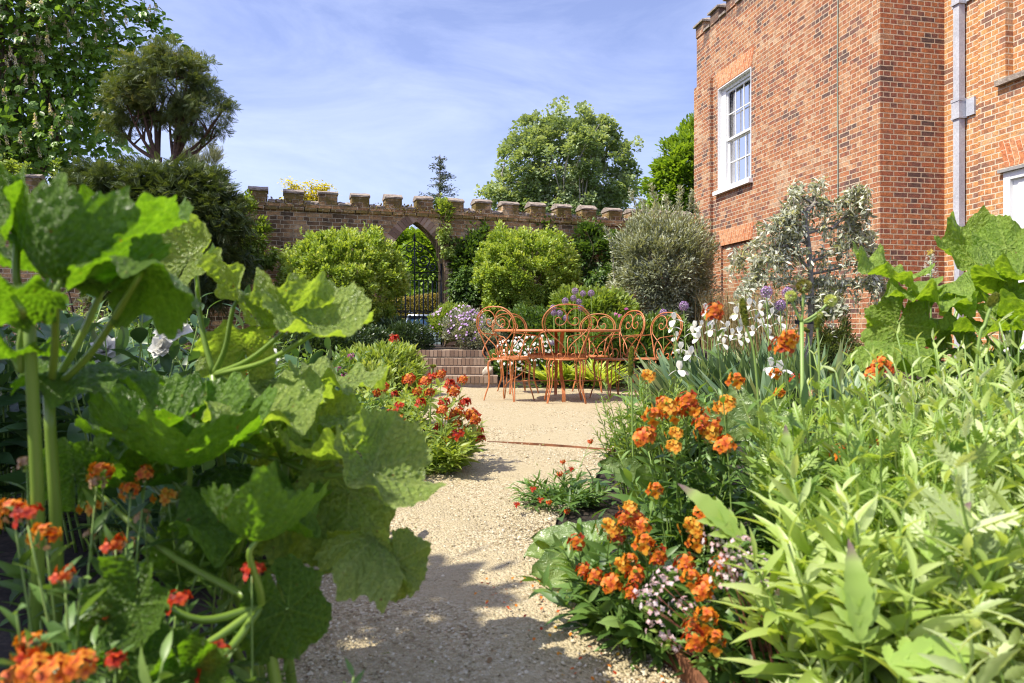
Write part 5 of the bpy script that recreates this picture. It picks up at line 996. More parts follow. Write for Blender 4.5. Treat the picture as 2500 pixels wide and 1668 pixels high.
# ------------------------------------------------------------------ big lobed leaves
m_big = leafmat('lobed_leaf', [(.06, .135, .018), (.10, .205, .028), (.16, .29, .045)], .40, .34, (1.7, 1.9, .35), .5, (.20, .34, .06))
m_bigr = leafmat('painted_sun_lobed_leaf', [(.12, .22, .03), (.19, .32, .045), (.29, .43, .09)], .40, .38, (1.7, 1.7, .4), .5, (.36, .48, .12))  # brighter variant for the sunny plant, light painted into the albedo
m_pet = leafmat('leaf_stalk', [(.10, .17, .02), (.19, .30, .04), (.28, .40, .07)], .15, .35)
def lobed_leaf(seed, lobes=7, cup=.22, ruff=.09, depth=.11):
    r_ = random.Random(seed); nt_, nr = 190, 34; V = [(0, 0, 0)]; vein = [1.0]; tint = [.5]; ph = [r_.uniform(-.2, .2) for _ in range(8)]
    va = [R(-150+300*k/(lobes-1))+r_.uniform(-.06, .06) for k in range(lobes)]; p1, p2, p3 = (r_.uniform(0, 6) for _ in range(3))
    for j in range(1, nr+1):
        q = j/nr
        for i in range(nt_):
            th = R(-176+352*i/(nt_-1)); near = min(abs(th-v) for v in va); lob = 1-depth*(.5-.5*math.cos(math.pi*min(1, near/(R(300)/(lobes-1)/2))))
            Rr = lob*(1-.10*(abs(th)/math.pi)**3)*(1+.022*math.sin(26*th+p1)+.014*math.sin(47*th+p2)+.05*math.sin(3*th+p3)); rr = q*Rr*.5
            x = rr*math.sin(th); y = rr*math.cos(th); w = near*q
            ridge = math.exp(-(w/.035)**2)*(1-.6*q); z = cup*rr*rr*2+ruff*q*q*math.sin(5*th+p2)*.5+ruff*.5*q**3*math.sin(9*th+p1)+.014*(1-math.exp(-(w/.12)**2))*(1-q*.3)*math.sin(math.pi*q)+.006*math.sin(30*rr*4+7*th)+.008*math.sin(17*th+9*q*3)*q
            s_ = rr*math.cos(near); t_ = rr*math.sin(near); fr = ((s_-t_*.9) % .072)/.072; sec = math.exp(-((fr-.5)/.13)**2)*min(1, t_/.02); z += .0045*math.sin(math.pi*fr*2)*min(1, t_/.03)+.003*math.sin(75*x+p1)*math.sin(80*y+p2)
            V.append((x, y, z)); vein.append(min(1, ridge+.42*sec)); tint.append(.35+.4*q*r_.uniform(.8, 1.2))
    F3 = [(0, 1+i, 2+i) for i in range(nt_-1)]; F4 = [(1+(j-1)*nt_+i, 1+j*nt_+i, 2+j*nt_+i, 2+(j-1)*nt_+i) for j in range(1, nr) for i in range(nt_-1)]
    return np.array(V), F3, F4, np.array(vein), np.array(tint)
def big_mesh(seed, mat, **k):
    V, F3, F4, ve, ti = lobed_leaf(seed, **k); a = Acc(); a.add(V, F3+F4, ti); m = a.mesh('leaf', [mat]); at_ = m.attributes.new('vein', 'FLOAT', 'POINT'); at_.data.foreach_set('value', ve); return m
m_bigl = leafmat('painted_lit_lobed_leaf', [(.15, .25, .05), (.25, .37, .09), (.38, .50, .17)], .38, .30, (1.6, 1.7, .4), .55, (.42, .52, .18))  # paler copy of the lobed leaf: sunlight put into its colour
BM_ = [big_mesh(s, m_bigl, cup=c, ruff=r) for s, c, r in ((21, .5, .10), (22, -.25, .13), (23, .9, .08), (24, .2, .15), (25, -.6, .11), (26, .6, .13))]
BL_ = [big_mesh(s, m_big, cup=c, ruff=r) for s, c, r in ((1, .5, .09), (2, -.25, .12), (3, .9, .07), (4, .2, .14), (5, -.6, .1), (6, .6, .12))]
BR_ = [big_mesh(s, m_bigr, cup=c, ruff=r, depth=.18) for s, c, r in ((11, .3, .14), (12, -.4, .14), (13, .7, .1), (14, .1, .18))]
def big_plant(name, base, leaves, label, meshes, hubs, pm, pr=.009):
    """leaves: (px,py (disp), Y, diameter px(disp), normal, axis azimuth vec, variant, hub index)"""
    g = empty(name, base, label, 'plant'); b = Vector(base); hb = [b]+[dat(*h) for h in hubs]; a = Acc()
    for h in hb[1:]:
        q = b+Vector(((h-b).x*.4, (h-b).y*.4, 0)); tube(a, catmull([tuple(q-b), tuple((q+h)/2+Vector((random.choice((-1, 1))*random.uniform(.015, .035), 0, 0))-b), tuple(h-b)], 6), np.linspace(pr*1.7, pr*1.25, 13), 9, .6)
    for (px, py, Y, dia, nv, ax, v, hi) in leaves:
        c = dat(px, py, Y); s = 1.12*dia*1.06383*Y/FPX; z = Vector(nv).normalized(); y = Vector(ax); x, y, z = frame_from(y, z)
        if len(meshes) == 12 and (py < 900 or px > 590): v += 6  # upper and path-side leaves take the meshes with painted-in sunlight
        o = inst(meshes[v % len(meshes)], g, M44(c-b, x, y, z, s), 'leaf'); h = hb[hi]; c2 = c-b; h2 = h-b
        m = (h2*.5+c2*.5)+Vector((0, 0, -.02)); tube(a, catmull([tuple(h2), tuple(m), tuple(c2-z*.02-y*.01), tuple(c2)], 5), np.linspace(pr, pr*.55, 16), 7, .35+.5*random.random())
    a.obj('stalk', [pm], g); return g
U = (0, 0, 1)
# left plant: closest to the lens
big_plant('lobed_leaf_plant', (-.80, 1.15, 0), [
    (10, 515, .95, 230, (-.3, -.75, .6), (.3, .2, 1), 0, 1), (170, 560, 1.0, 240, (.1, -.35, 1), (.6, -.6, .3), 3, 1), (270, 560, 1.02, 300, (.25, -.15, 1), (1, -.3, .1), 0, 2), (140, 640, .92, 330, (.1, .62, .75), (.1, -.8, .6), 2, 2),
    (330, 620, .95, 260, (.35, .35, .9), (1, -.35, .2), 4, 2), (90, 620, 1.1, 220, (-.2, -.4, 1), (-1, -.3, 0), 5, 1), (30, 680, .86, 200, (-.2, .5, .8), (-.8, -.7, .1), 1, 1), (200, 845, 1.1, 290, (.1, -.05, 1), (1, -.2, -.1), 1, 2),
    (30, 820, 1.0, 200, (-.1, .1, 1), (-1, 0, -.1), 3, 1)],
    'large lobed green plant filling the upper left foreground', BL_, [(66, 700, .98), (112, 905, 1.06)], m_pet, .0062)
big_plant('lobed_leaf_plant', (-.42, 1.42, 0), [
    (435, 590, 1.45, 170, (-.1, -.75, .7), (.3, .1, 1), 0, 1), (545, 690, 1.4, 230, (-.05, -.5, .9), (-.2, -.5, .5), 3, 1), (660, 740, 1.35, 200, (.3, .4, .9), (1, -.1, .2), 5, 1), (730, 750, 1.32, 230, (.25, -.5, .9), (1, -.2, -.35), 0, 1),
    (620, 945, 1.3, 270, (-.1, -.35, 1), (.9, -.3, -.05), 3, 2), (440, 950, 1.38, 330, (-.15, -.12, 1), (-1, -.2, -.1), 1, 2), (425, 1060, 1.22, 370, (-.05, -.42, .9), (-.6, -.8, -.1), 2, 3), (820, 955, 1.42, 190, (.2, .0, 1), (1, -.1, .05), 1, 2), (760, 1050, 1.3, 220, (.2, -.45, .85), (.5, -.8, -.1), 5, 2),
    (855, 1075, 1.25, 250, (.55, -.5, .75), (.8, .1, -.7), 0, 2), (860, 1235, 1.2, 240, (.15, -.15, 1), (1, -.1, -.35), 4, 4), (570, 1200, 1.2, 330, (-.2, -.1, 1), (.9, -.3, -.05), 3, 4), (560, 880, 1.5, 210, (-.1, -.3, 1), (-.5, .8, 0), 4, 1), (690, 1090, 1.45, 220, (.1, -.7, .6), (0, -.2, -1), 1, 2),
    (640, 1010, 1.4, 190, (-.2, -.1, 1), (.2, -.9, -.2), 5, 2), (905, 1290, 1.18, 160, (.1, -.6, .7), (.2, -.2, -1), 1, 4), (350, 990, 1.3, 250, (-.3, -.2, 1), (-1, .2, -.1), 0, 3), (770, 880, 1.55, 210, (.1, -.1, 1), (.7, .6, 0), 3, 2),
    (520, 1080, 1.36, 300, (-.1, -.5, .9), (-.2, -.9, -.2), 4, 3), (590, 1130, 1.42, 260, (.1, -.5, .9), (.3, -.9, -.1), 3, 4), (700, 1190, 1.3, 260, (.1, -.4, 1), (.9, -.3, -.2), 1, 4), (340, 1100, 1.35, 260, (-.2, -.5, .9), (-.8, -.6, -.1), 5, 3), (640, 880, 1.5, 240, (.1, -.4, 1), (.5, .6, .1), 4, 1),
    (490, 1250, 1.3, 220, (-.1, -.6, .8), (-.2, -.5, -.8), 0, 4), (710, 985, 1.45, 240, (.0, -.5, .9), (.8, -.4, -.1), 3, 2), (800, 1130, 1.32, 240, (.35, -.5, .8), (.8, -.2, -.6), 1, 4), (560, 800, 1.55, 170, (-.1, -.6, .8), (-.1, -.4, .8), 5, 1)],
    'large lobed green plant leaning over the path edge, left of centre', BL_+BM_, [(490, 860, 1.42), (655, 1060, 1.40), (440, 1150, 1.3), (520, 1290, 1.28)], m_pet, .0062)
big_plant('lobed_leaf_plant', (-.36, 1.05, 0), [
    (310, 1390, .95, 210, (-.1, -.75, .65), (-.15, -.3, -1), 0, 1), (345, 1500, .92, 220, (-.1, -.2, 1), (-.9, -.5, .1), 3, 1), (590, 1240, 1.0, 260, (.2, .25, 1), (1, -.4, .1), 2, 1), (660, 1400, 1.05, 220, (.3, -.6, .7), (.4, 0, -1), 1, 1), (420, 1550, .9, 180, (.2, -.6, .7), (.3, .1, -1), 5, 1), (170, 1090, 1.25, 170, (-.1, -.7, .7), (-.2, -.1, 1), 3, 1)],
    'low lobed green plant with thick stalk at the bottom left of the path', BL_, [(600, 1390, 1.04)], m_pet, .0065)
# right plant in the sun
big_plant('lobed_leaf_plant', (1.95, 2.9, 0), [
    (2050, 640, 2.6, 200, (-.45, -.45, .9), (-1, -.2, .25), 0, 1), (2190, 650, 2.6, 200, (.0, -.6, .8), (.1, -.6, .3), 1, 1), (2130, 690, 2.5, 177, (-.1, -.5, .9), (-.5, -.8, 0), 3, 1), (2235, 600, 2.8, 177, (.1, -.4, 1), (.3, .4, .5), 2, 1), (2060, 745, 2.55, 141, (-.3, -.8, .6), (-.3, .1, -1), 0, 1), (2050, 790, 2.4, 177, (-.1, -.2, 1), (-1, -.2, -.1), 1, 1),
    (2290, 690, 2.5, 177, (.0, -.5, .9), (.6, -.5, .1), 3, 2), (2310, 570, 2.7, 153, (.2, -.5, .9), (.7, 0, .5), 0, 2), (2340, 640, 2.5, 177, (.1, -.3, 1), (1, 0, .1), 2, 2), (2180, 740, 2.7, 141, (0, -.5, 1), (-.5, -.5, 0), 1, 1), (2270, 760, 2.4, 177, (0, -.4, 1), (.4, -.9, 0), 0, 2), (2160, 800, 2.6, 153, (-.2, -.5, 1), (-.9, -.5, .0), 3, 1),
    (2380, 740, 2.4, 200, (.1, -.4, 1), (.6, -.8, 0), 2, 2), (2250, 830, 2.6, 200, (-.1, -.3, 1), (-.5, -.8, 0), 1, 1), (2100, 860, 2.5, 153, (-.1, -.3, 1), (-.9, -.5, -.1), 2, 1), (2370, 590, 2.6, 165, (.1, -.3, 1), (1, .1, .2), 1, 2), (2330, 840, 2.5, 200, (-.1, -.3, 1), (.7, -.8, 0), 3, 2), (2270, 560, 3.0, 141, (-.1, -.2, 1), (.2, .8, .1), 3, 2)],
    'sunlit large lobed leaf plant in front of the house at right', BR_, [(2140, 860, 2.7), (2330, 830, 2.7)], m_pet, .0075)

# ------------------------------------------------------------------ left foreground wallflowers
def heads(lst): return [W_(x, y, Y) for x, y, Y in lst]
plant_with_heads('wallflower', fl(-.60, .96), heads([(105, 1238, .95), (62, 1068, 1.1), (235, 1092, 1.15), (222, 1112, 1.12), (300, 1130, 1.1), (335, 1092, 1.15), (75, 1490, .85), (30, 1180, 1.0)]), 'orange wallflower tallest in the shaded lower left corner', 'flowering plant', 'wallflowers in the left foreground', HO[:3]+HF[:1], ll=.06, extra=16, rad=.14, exh=.9, hs=.52, width=1.3)
plant_with_heads('wallflower', fl(-.50, .84), heads([(148, 1322, .86), (405, 1385, 1.0), (60, 1185, .9), (75, 1492, .80), (265, 1252, 1.0)]), 'deep red wallflower in the shaded lower left corner', 'flowering plant', 'wallflowers in the left foreground', HR, ll=.06, extra=12, rad=.12, exh=.8, hs=.55, width=1.3)
plant_with_heads('wallflower', fl(-.42, .80), heads([(190, 1535, .76), (130, 1556, .76), (85, 1545, .78), (265, 1520, .85), (240, 1432, .95), (40, 1560, .8)]), 'low orange and red wallflower cut by the bottom edge of the view', 'flowering plant', 'wallflowers in the left foreground', HO[1:2]+HO[3:4]+HR[:1], ll=.055, extra=16, rad=.14, exh=.9, hs=.52, width=1.3)
plant_with_heads('wallflower', fl(-.30, .98), heads([(490, 1512, .93), (578, 1316, 1.02), (470, 1535, .93)]), 'small wallflower with orange and crimson heads beside the thick stalk', 'flowering plant', 'wallflowers in the left foreground', HO[3:4]+HR[1:2], ll=.05, extra=4, rad=.06, hs=.62, width=1.2)
plant_with_heads('wallflower', fl(-.55, 1.25), heads([(385, 1145, 1.2), (330, 1190, 1.15), (215, 1170, 1.2), (300, 1250, 1.15), (210, 1230, 1.15)]), 'faded orange wallflower under the big dark leaves', 'flowering plant', 'wallflowers in the left foreground', HO[2:3]+HF, ll=.055, extra=16, rad=.16, exh=.8, hs=.6)
# ------------------------------------------------------------------ peonies and shade planting at left
def leafy(name, base, n, h, rad, ll, mat, label, cat, tpl=T_WIDE, group=None, nl=9, tint=.5, width=1.0, r=.005, pairs=False, up=.35, spread=.85, bias=(0, 0), lo=.3):
    g = empty(name, base, label, cat, group); b = np.array(base, float); al = Acc(); as_ = Acc()
    for _ in range(n):
        q = random.random()*6.28; rr = rad*math.sqrt(random.random()); st = b+np.array([rr*.5*math.cos(q), rr*.5*math.sin(q), 0]); e = b+np.array([rr*1.15*math.cos(q)+bias[0], rr*1.15*math.sin(q)+bias[1], h*random.uniform(.55, 1.08)])
        shoot(al, as_, st, e, nl, ll, tpl, r, spread, tint, lo, width, up, pairs, o=b)
    al.obj('foliage', [mat], g); as_.obj('stem', [m_stem], g); return g
m_peo = leafmat('peony_leaf', [(.018, .045, .015), (.035, .085, .025), (.07, .15, .045), (.12, .22, .08)], .25, .35)
pd = [(-1.35, 2.5, .78, 'peony with white flower beneath the big lobed leaves'), (-1.9, 2.7, .80, 'dark leaved peony at the far left middle'), (-1.6, 3.3, .85, 'dark leaved peony behind the white flowers'), (-2.5, 3.4, .85, 'dark leaved peony by the left edge of the view'), (-1.05, 3.1, .62, 'dark leaved peony nearest the path behind the lobed plant'), (-2.3, 4.2, .85, 'tall dark peony farthest from the path'), (-.95, 2.2, .45, 'low dark peony in the shade of the lobed leaves')]
PE = [leafy('peony', fl(x, y), 34, h, .34, .15, m_peo, l, 'plant', T_WIDE, 'dark leaved peonies in the left bed', 9, .45, 1.0, .005) for x, y, h, l in pd]
def peony_bloom(g, px, py, Y, s):
    a = Acc()
    for k in range(10): floret(a, np.zeros(3), (random.uniform(-.5, .5), -.6, .6), .05*s*(.6+.05*k), .95, 5, T_OVAL, 0, 1.5-.14*k, 2.0)
    o = a.obj('white_bloom', [m_white], g); o.location = dat(px, py, Y)-Vector(g.location)
peony_bloom(PE[0], 400, 757, 2.5, 1.3); peony_bloom(PE[0], 372, 800, 2.5, 1.0); peony_bloom(PE[1], 242, 808, 2.6, 1.3); peony_bloom(PE[3], 15, 975, 3.2, 1.3); peony_bloom(PE[6], 612, 822, 2.2, .8)
for i, (x, y, h, l) in enumerate([(-3.4, 6.5, .8, 'mixed green perennial at the foot of the wall, far left'), (-2.6, 6.6, .62, 'mixed green perennial left of the terrace'), (-4.3, 8.0, .9, 'tall green perennial before the yew bush'), (-3.0, 8.3, .7, 'green perennial between the yew bush and the terrace'), (-2.0, 7.4, .5, 'low green perennial at the back of the left bed'), (-5.6, 9.6, 1.1, 'sunlit green perennial against the far left wall'), (-1.9, 6.0, .45, 'low green perennial beside the magenta flowers'), (-.95, 5.3, .32, 'small bright green perennial behind the red wallflowers')]):
    leafy('bed_perennial', fl(x, y), 60, h, .5, .13, m_green if i not in (5, 7) else m_light, l, 'plant', T_WIDE, 'mixed perennials in the left bed', 10, .55, .8)
# ------------------------------------------------------------------ right bed
RB = [((1640, 722, 1.85), (1668, 930, 2.0), (1640, 985, 2.0), (1612, 975, 1.95), (1595, 950, 2.0), (1565, 935, 2.05), (1548, 955, 2.0), (1625, 1000, 1.95), (1655, 945, 2.0)), ((1812, 782, 1.65), (1800, 800, 1.67), (1665, 1030, 1.8), (1620, 1180, 1.6), (1690, 880, 2.1)),
      ((1487, 868, 2.0), (1530, 940, 2.0), (1490, 1000, 1.9), (1478, 1010, 1.9), (1545, 1032, 1.9), (1520, 935, 2.05), (1580, 925, 2.0), (1550, 1000, 1.95), (1500, 960, 2.0)), ((1445, 1170, 1.62), (1432, 1195, 1.6), (1400, 1215, 1.62), (1458, 1200, 1.62), (1325, 1250, 1.7), (1340, 1312, 1.65), (1505, 1130, 1.75), (1418, 1235, 1.62), (1472, 1215, 1.6)),
      ((1445, 1290, 1.55), (1425, 1300, 1.55), (1460, 1325, 1.52), (1510, 1280, 1.55), (1450, 1362, 1.5), (1365, 1330, 1.62), (1405, 1345, 1.55), (1480, 1255, 1.55)), ((1590, 1215, 1.5), (1600, 1250, 1.5), (1585, 1330, 1.42), (1612, 1362, 1.4), (1620, 1350, 1.42), (1575, 1300, 1.5)), ((1590, 1440, 1.36), (1620, 1425, 1.36), (1595, 1475, 1.33), (1640, 1475, 1.34), (1655, 1300, 1.45))]
RBb = [(.66, 2.05), (.86, 1.9), (.52, 2.12), (.26, 1.78), (.34, 1.68), (.54, 1.58), (.58, 1.42)]
RBl = ['orange wallflower with one tall red orange head above the irises', 'orange wallflower with a tall amber head right of centre', 'orange wallflower with a rounded head in front of the right hand chairs', 'amber wallflower leaning over the broad leaves at the path', 'red orange wallflower low beside the path', 'orange wallflower among the tiny pink flowers', 'lowest orange wallflower beside the rusty edging']
for hds, (bx, by), l in zip(RB, RBb, RBl): plant_with_heads('wallflower', fl(bx, by), heads(hds), l, 'flowering plant', 'orange wallflowers in the right bed', HO[:4]+[HO[3]]+HF[:1]*0, ll=.07, extra=22, rad=.14 if bx < .5 or by > 1.7 else .08, exh=.72, hs=.80 if by > 1.8 else .62, width=1.25)
plant_with_heads('wallflower', fl(1.35, 2.3), heads([(2020, 838, 2.2), (2005, 862, 2.2), (2035, 850, 2.2), (1955, 1000, 1.9), (1935, 1045, 1.8), (2000, 1030, 1.9)]), 'red orange wallflower rising from the lime foliage at right', 'flowering plant', 'orange wallflowers in the right bed', HO[1:2]+HO[3:4], ll=.07, extra=14, rad=.15, hs=.75)
plant_with_heads('wallflower', fl(1.05, 2.7), heads([(1830, 870, 2.7), (1700, 905, 2.7), (1860, 905, 2.6), (1790, 905, 2.7), (1900, 960, 2.4), (1735, 960, 2.5), (1780, 860, 2.8)]), 'small headed orange wallflower in front of the iris leaves', 'flowering plant', 'orange wallflowers in the right bed', HO[:1]+HR[:1]+HF, ll=.07, extra=30, rad=.25, exh=.8, hs=.72)
# small crimson pinks at the path edge
plant_with_heads('crimson_pinks', fl(.22, 3.0), heads([(1222, 1125, 2.9), (1310, 1078, 3.0), (1292, 1062, 3.1), (1300, 1085, 3.1), (1185, 1160, 2.8), (1355, 1015, 3.3), (1260, 1155, 2.8), (1240, 1150, 2.85), (1302, 1176, 2.8), (1285, 1090, 3.0)]), 'low grey green plant with small crimson flowers at the path edge', 'flowering plant', None, HR[1:], m_wfl, None, 10, .06, .42, 34, T_LANCE, 'flower_head', .0022, .85, .15, .8)
leafy('rosemary_bush', fl(.56, 2.95), 60, .5, .2, .05, m_light, 'thin leaved yellowish bush beside the path in front of the terrace', 'shrub', T_LANCE, None, 26, .3, .8, .003, up=.6)
leafy('leafy_perennial', fl(.78, 3.3), 44, .42, .25, .12, m_wfl, 'green perennial behind the rounded orange head', 'plant', T_WIDE, None, 10, .5, .9, bias=(0, 0))
# broad paddle leaves
m_pad = leafmat('paddle_leaf', [(.06, .12, .03), (.12, .21, .05), (.22, .32, .10)], .30, .26, (1.6, 1.6, .5), .7, (.3, .4, .15))
T_PAD = leaf_tpl(10, .30, .06, .22, lambda t: math.sin(math.pi*min(1, t*.95+.05)**.75)**.8)
def paddle(base, lst, label):
    g = empty('broad_leaf_plant', base, label, 'plant', 'broad paddle leaved plants'); b = np.array(base)
    for px, py, Y, d, n_, s in lst: a = Acc(); scatter(a, T_PAD, [np.array(dat(px, py, Y))-b], d, n_, s, random.random(), random.uniform(.85, 1.15)); q = a.v[-1].reshape(-1, 3, 3); q[:, 0] += rng.normal(size=(len(q), 3))*s*.02; q[:, 2] += rng.normal(size=(len(q), 3))*s*.02; q[:, 1, 2] -= s*.012; me_ = a.mesh('leaf', [m_pad]); va_ = me_.attributes.new('vein', 'FLOAT', 'POINT'); va_.data.foreach_set('value', np.tile([.0, .75, .0], len(q))); o = bpy.data.objects.new('leaf', me_); link(o); o.parent = g
paddle(fl(.20, 2.05), [(1385, 1240, 2.15, (-1, -.1, .0), (-.1, -.5, 1), .24), (1370, 1270, 2.1, (-1, -.3, -.12), (-.1, -.8, .7), .20), (1360, 1290, 2.05, (-.9, -.5, -.1), (.2, -.7, .8), .17), (1380, 1255, 2.1, (-.9, .3, .2), (-.2, -.3, 1), .22), (1400, 1300, 1.95, (-.8, -.5, -.25), (0, -.5, 1), .18), (1400, 1235, 2.2, (-.6, .5, .15), (-.1, -.4, 1), .16)], 'broad glossy leaves lying on the path edge below the crimson pinks')
paddle(fl(.30, 1.85), [(1470, 1330, 1.78, (-.4, -.5, -.35), (-.5, -.5, .7), .17), (1460, 1350, 1.75, (-.7, -.4, -.5), (-.3, -.8, .5), .16), (1500, 1300, 1.8, (.3, -.5, .2), (0, -.5, 1), .16), (1440, 1370, 1.72, (-.2, -.5, -.5), (-.6, -.6, .5), .13)], 'broad dark leaves tucked under the orange wallflowers')
paddle(fl(.42, 2.4), [(1485, 1095, 2.35, (-.9, -.1, .35), (-.3, -.9, .5), .16), (1470, 1180, 2.3, (.1, -.3, .9), (.2, -.8, .4), .18)], 'upright broad dark leaf between the orange wallflowers')
paddle(fl(.80, 2.6), [(1700, 1010, 2.5, (-.1, 0, 1), (-.3, -1, .1), .22), (1740, 1010, 2.4, (.5, -.1, .9), (-.3, -1, .1), .18), (1650, 1010, 2.5, (-.5, 0, 1), (0, -1, .2), .15)], 'pair of upright broad leaves in front of the iris drift')
# tiny pink flowers
sx_ = [(1640, 1250), (1660, 1270), (1690, 1290), (1720, 1320), (1750, 1300), (1775, 1330), (1735, 1350), (1650, 1310), (1500, 1360), (1515, 1340), (1480, 1380), (1530, 1330), (1700, 1260), (1760, 1360), (1540, 1480), (1510, 1450), (1620, 1380), (1660, 1340), (1640, 1220), (1700, 1340), (1675, 1300), (1565, 1400), (1790, 1350), (1500, 1400), (1745, 1325), (1715, 1350)]
plant_with_heads('saxifrage', fl(.58, 1.42), heads([(x, y, 1.32+.15*random.random()) for x, y in sx_]), 'haze of tiny pale pink flowers on thin red stems by the edging', 'flowering plant', None, HP, m_limef, flat('red_stem', (.28, .10, .07), .6), 3, .04, .85, 12, T_WIDE, 'flower_head', .0016, .4, .15)
# lime foliage drifts in the right foreground
m_limeg = leafmat('grey_green_leaf', [(.12, .18, .06), (.26, .34, .13), (.42, .50, .24), (.58, .64, .40)], .34, .45)
m_limed = leafmat('fresh_green_leaf', [(.06, .13, .02), (.15, .27, .05), (.29, .42, .09), (.46, .56, .20)], .38, .4)
def pin_tpl():
    V = []; F = []
    def leafl(o, an, L0, w):
        tv, tf = leaf_tpl(3, w, .03, .15); c, s_ = math.cos(an), math.sin(an); n = len(V)
        for x, y, z in tv: V.append((o[0]+(x*c+y*s_)*L0, o[1]+(-x*s_+y*c)*L0, o[2]+z*L0))
        F.extend([tuple(i+n for i in f) for f in tf])
    for t, L0 in ((.14, .26), (.28, .34), (.43, .36), (.58, .32)):
        for sg in (-1, 1): leafl((0, t, -.3*t*t), sg*R(52), L0, .17)
    leafl((0, .0, 0), 0, 1.0, .075); leafl((0, .62, -.11), 0, .40, .24); return np.array(V), np.array(F)
T_PIN = pin_tpl()
lime = [(.62, 1.22, .44), (.85, 1.15, .50), (1.05, 1.35, .56), (.78, 1.50, .52), (.98, 1.72, .60), (1.25, 1.60, .64), (1.30, 2.0, .66), (1.55, 1.9, .70), (1.12, 2.15, .60), (1.65, 2.35, .68), (.78, 1.0, .34), (1.0, 1.0, .46), (1.4, 1.3, .62), (1.45, 2.6, .55), (1.9, 2.7, .6), (.84, 1.9, .52), (.52, 1.12, .20)]
ll_ = ['lime leaved plant beside the pink flowers', 'lime leaved plant with purple tipped leaf at the bottom', 'lime leaved plant low in the right foreground', 'lime leaved plant behind the pink flowers', 'lime leaved plant in the middle of the drift', 'lime leaved plant right of the drift centre', 'lime leaved plant below the big lobed leaves', 'lime leaved plant near the right edge, tall', 'lime leaved plant beneath the seed balls', 'lime leaved plant at the back right', 'low lime rosettes by the rusty edging', 'lime leaved plant cut by the bottom edge', 'lime leaved plant at the right edge, near', 'lime leaved plant behind the small red orange wallflower', 'lime leaved plant farthest right and back', 'lime leaved plant left of the drift behind the wallflowers', 'tiny lime rosette in the corner of the edging']
for i_, ((x, y, h), l) in enumerate(zip(lime, ll_)):
    near = y < 1.45; leafy('lime_perennial', fl(x, y), 40 if h > .3 else 16, h*1.02, .20 if h > .3 else .10, (random.choice((.085, .10, .115)) if y < 1.25 else random.choice((.07, .085, .10))) if h > .3 else .06, (m_limed if i_ % 6 == 3 else m_limeg if i_ % 3 == 1 else m_limef), l, 'plant', (T_SERR if i_ % 4 == 2 else T_LANCE if i_ % 4 == 0 else T_PIN) if y < 2.2 else random.choice((T_PIN, T_LANCE)), 'lime green foliage drift in the right foreground', 10, .5, .92, .0045, True, .6, .8, lo=.10)
m_tip = leafmat('purple_tipped_leaf', [(.28, .42, .08), (.36, .48, .14), (.22, .15, .15)], .3, .5)
def pinn(g, px, py, Y, d, n_, s):
    a = Acc(); d = Vector(d).normalized(); x, y, z = frame_from(d, n_); b = dat(px, py, Y)-Vector(g.location); nt0 = len(a.t)
    for k, (t, L_0, an) in enumerate(((.10, .26, 1.0), (.10, .26, -1.0), (.22, .32, .85), (.22, .32, -.85), (.36, .34, .7), (.36, .34, -.7))):
        dd = y*math.cos(an)+x*math.sin(an); scatter(a, T_SERR2, [tuple(b+y*s*t)], tuple(dd), tuple(z), s*L_0, .1, 1.0)
        tv = np.repeat(np.linspace(0, 1, 10), 3); a.t[-1][:] = np.clip((tv-.7)*3, .1, 1)
    scatter(a, T_serr(14, .15, .15, .2), [tuple(b+y*s*.12)], tuple(y), tuple(z), s*.9, .2, 1.0); tv = np.repeat(np.linspace(0, 1, 15), 3); a.t[-1][:] = np.clip((tv-.62)*3.5, .1, 1)
    a.obj('purple_tipped_leaf', [m_tip], g)
lp = [o for o in SC.objects if o.name.startswith('lime_perennial')]
pinn(lp[1], 1975, 1500, 1.0, (.02, .15, 1), (0, -1, .35), .15); pinn(lp[1], 2010, 1530, .98, (1, .1, .16), (0, -.5, 1), .18); pinn(lp[3], 1720, 1260, 1.35, (-.8, .2, .85), (.3, -.8, .5), .17); pinn(lp[9], 1800, 1110, 1.6, (.1, .1, 1), (0, -1, .4), .13); pinn(lp[2], 2120, 1300, 1.1, (.6, .2, .6), (-.2, -.8, .6), .14); pinn(lp[8], 2080, 1230, 1.3, (.9, .1, .7), (-.2, -.8, .5), .14)
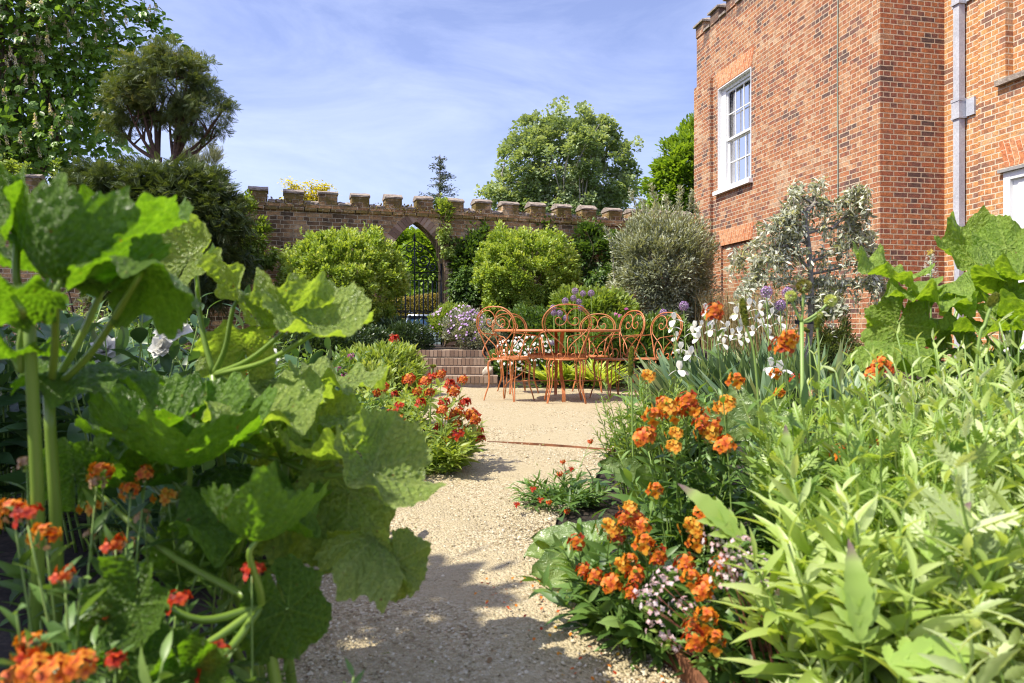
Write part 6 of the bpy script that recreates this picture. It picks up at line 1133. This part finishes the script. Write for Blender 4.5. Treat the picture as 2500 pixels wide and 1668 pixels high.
# ground cover that closes the beds
a = Acc(); N = 26000; X = rng.uniform(-6, 6, N); Yg = .9+rng.random(N)**1.3*9; lx, rx = path_x(Yg); ok = ((X < lx+.02) | (X > rx-.03)) & (np.abs(X) < .78*Yg+.4) & ~((Yg > 9.5) & (X > -1.6) & (X < .0)) & ((X > 0) | (Yg > 1.7))
X, Yg = X[ok], Yg[ok]; N = len(X); cl = np.sin(X*5+np.sin(Yg*4)*2)+np.sin(Yg*6+X*2)+rng.normal(size=N)*.5; k = cl > -.3; X, Yg = X[k], Yg[k]; N = len(X)
scatter(a, T_WIDE, np.column_stack([X, Yg, terrain(X, Yg)+rng.random(N)**2*.10]), rnd(N)*[1, 1, .3]+[0, 0, .45], rnd(N)*.4+[0, 0, 1], .04+.07*rng.random(N), np.clip(.35+.25*rng.normal(size=N), 0, 1), .9)
tag(a.obj('ground_cover', [m_wfl]), kind='stuff', label='low leafy ground cover between the border plants', cat='ground cover')
a = Acc(); N = 260; X = rng.uniform(-.1, .5, N); Yg = rng.uniform(1.3, 2.1, N); pq = np.column_stack([X, Yg, np.full(N, .018)]); lx, rx = path_x(Yg); k = (X > rx-.30) & (X < rx+.02); scatter(a, T_PETAL, pq[k], rnd(k.sum())*[1, 1, .1], rnd(k.sum())*.3+[0, 0, 1], .009, rng.random(k.sum())); tag(a.obj('fallen_petals', [m_orange]), kind='stuff', label='fallen orange petals on the gravel by the edging', cat='petals')

# unseen tree added outside the left of view, shaped to shade bed and path
tr = empty('added_shade_tree', (-4.5, .2, 0), 'unseen small leafy tree added outside the left of the view to shade the near bed', 'tree')
env = [(-4.4, .25, 3.2, 1.75, 2.1, 1.0), (-4.6, 1.6, 3.0, 1.3, 1.2, .8), (-3.7, -.5, 3.1, 1.3, .9, .8), (-2.86, 1.05, 3.2, .72, .50, .4)]
_, cc = crown('crown', tr, env, 640, 70, .27, T_OVAL, .14, m_green, .5, .2, .5, .2, 1.3, .8); limbs('trunk', tr, tr.location, cc, 24, .12, bark_m)

a = Acc(); N = 420; Yg = 1.3+rng.random(N)**1.4*6; lx, rx = path_x(Yg); fr = rng.random(N); fr = np.where(rng.random(N) < .7, np.where(fr < .5, fr*.3, 1-(1-fr)*.3), fr); X = lx+(rx-lx)*fr
scatter(a, T_OVAL, np.column_stack([X, Yg, .016-.05*sstep(6.9, 8.3, Yg)]), rnd(N)*[1, 1, .15], rnd(N)*.4+[0, 0, 1], .008+.016*rng.random(N), rng.random(N), 1.1); tag(a.obj('leaf_litter', [leafmat('dry_leaf', [(.10, .06, .03), (.24, .15, .07), (.20, .22, .06)], .1, .8)]), kind='stuff', label='dry leaf litter along the gravel edges', cat='leaf litter')
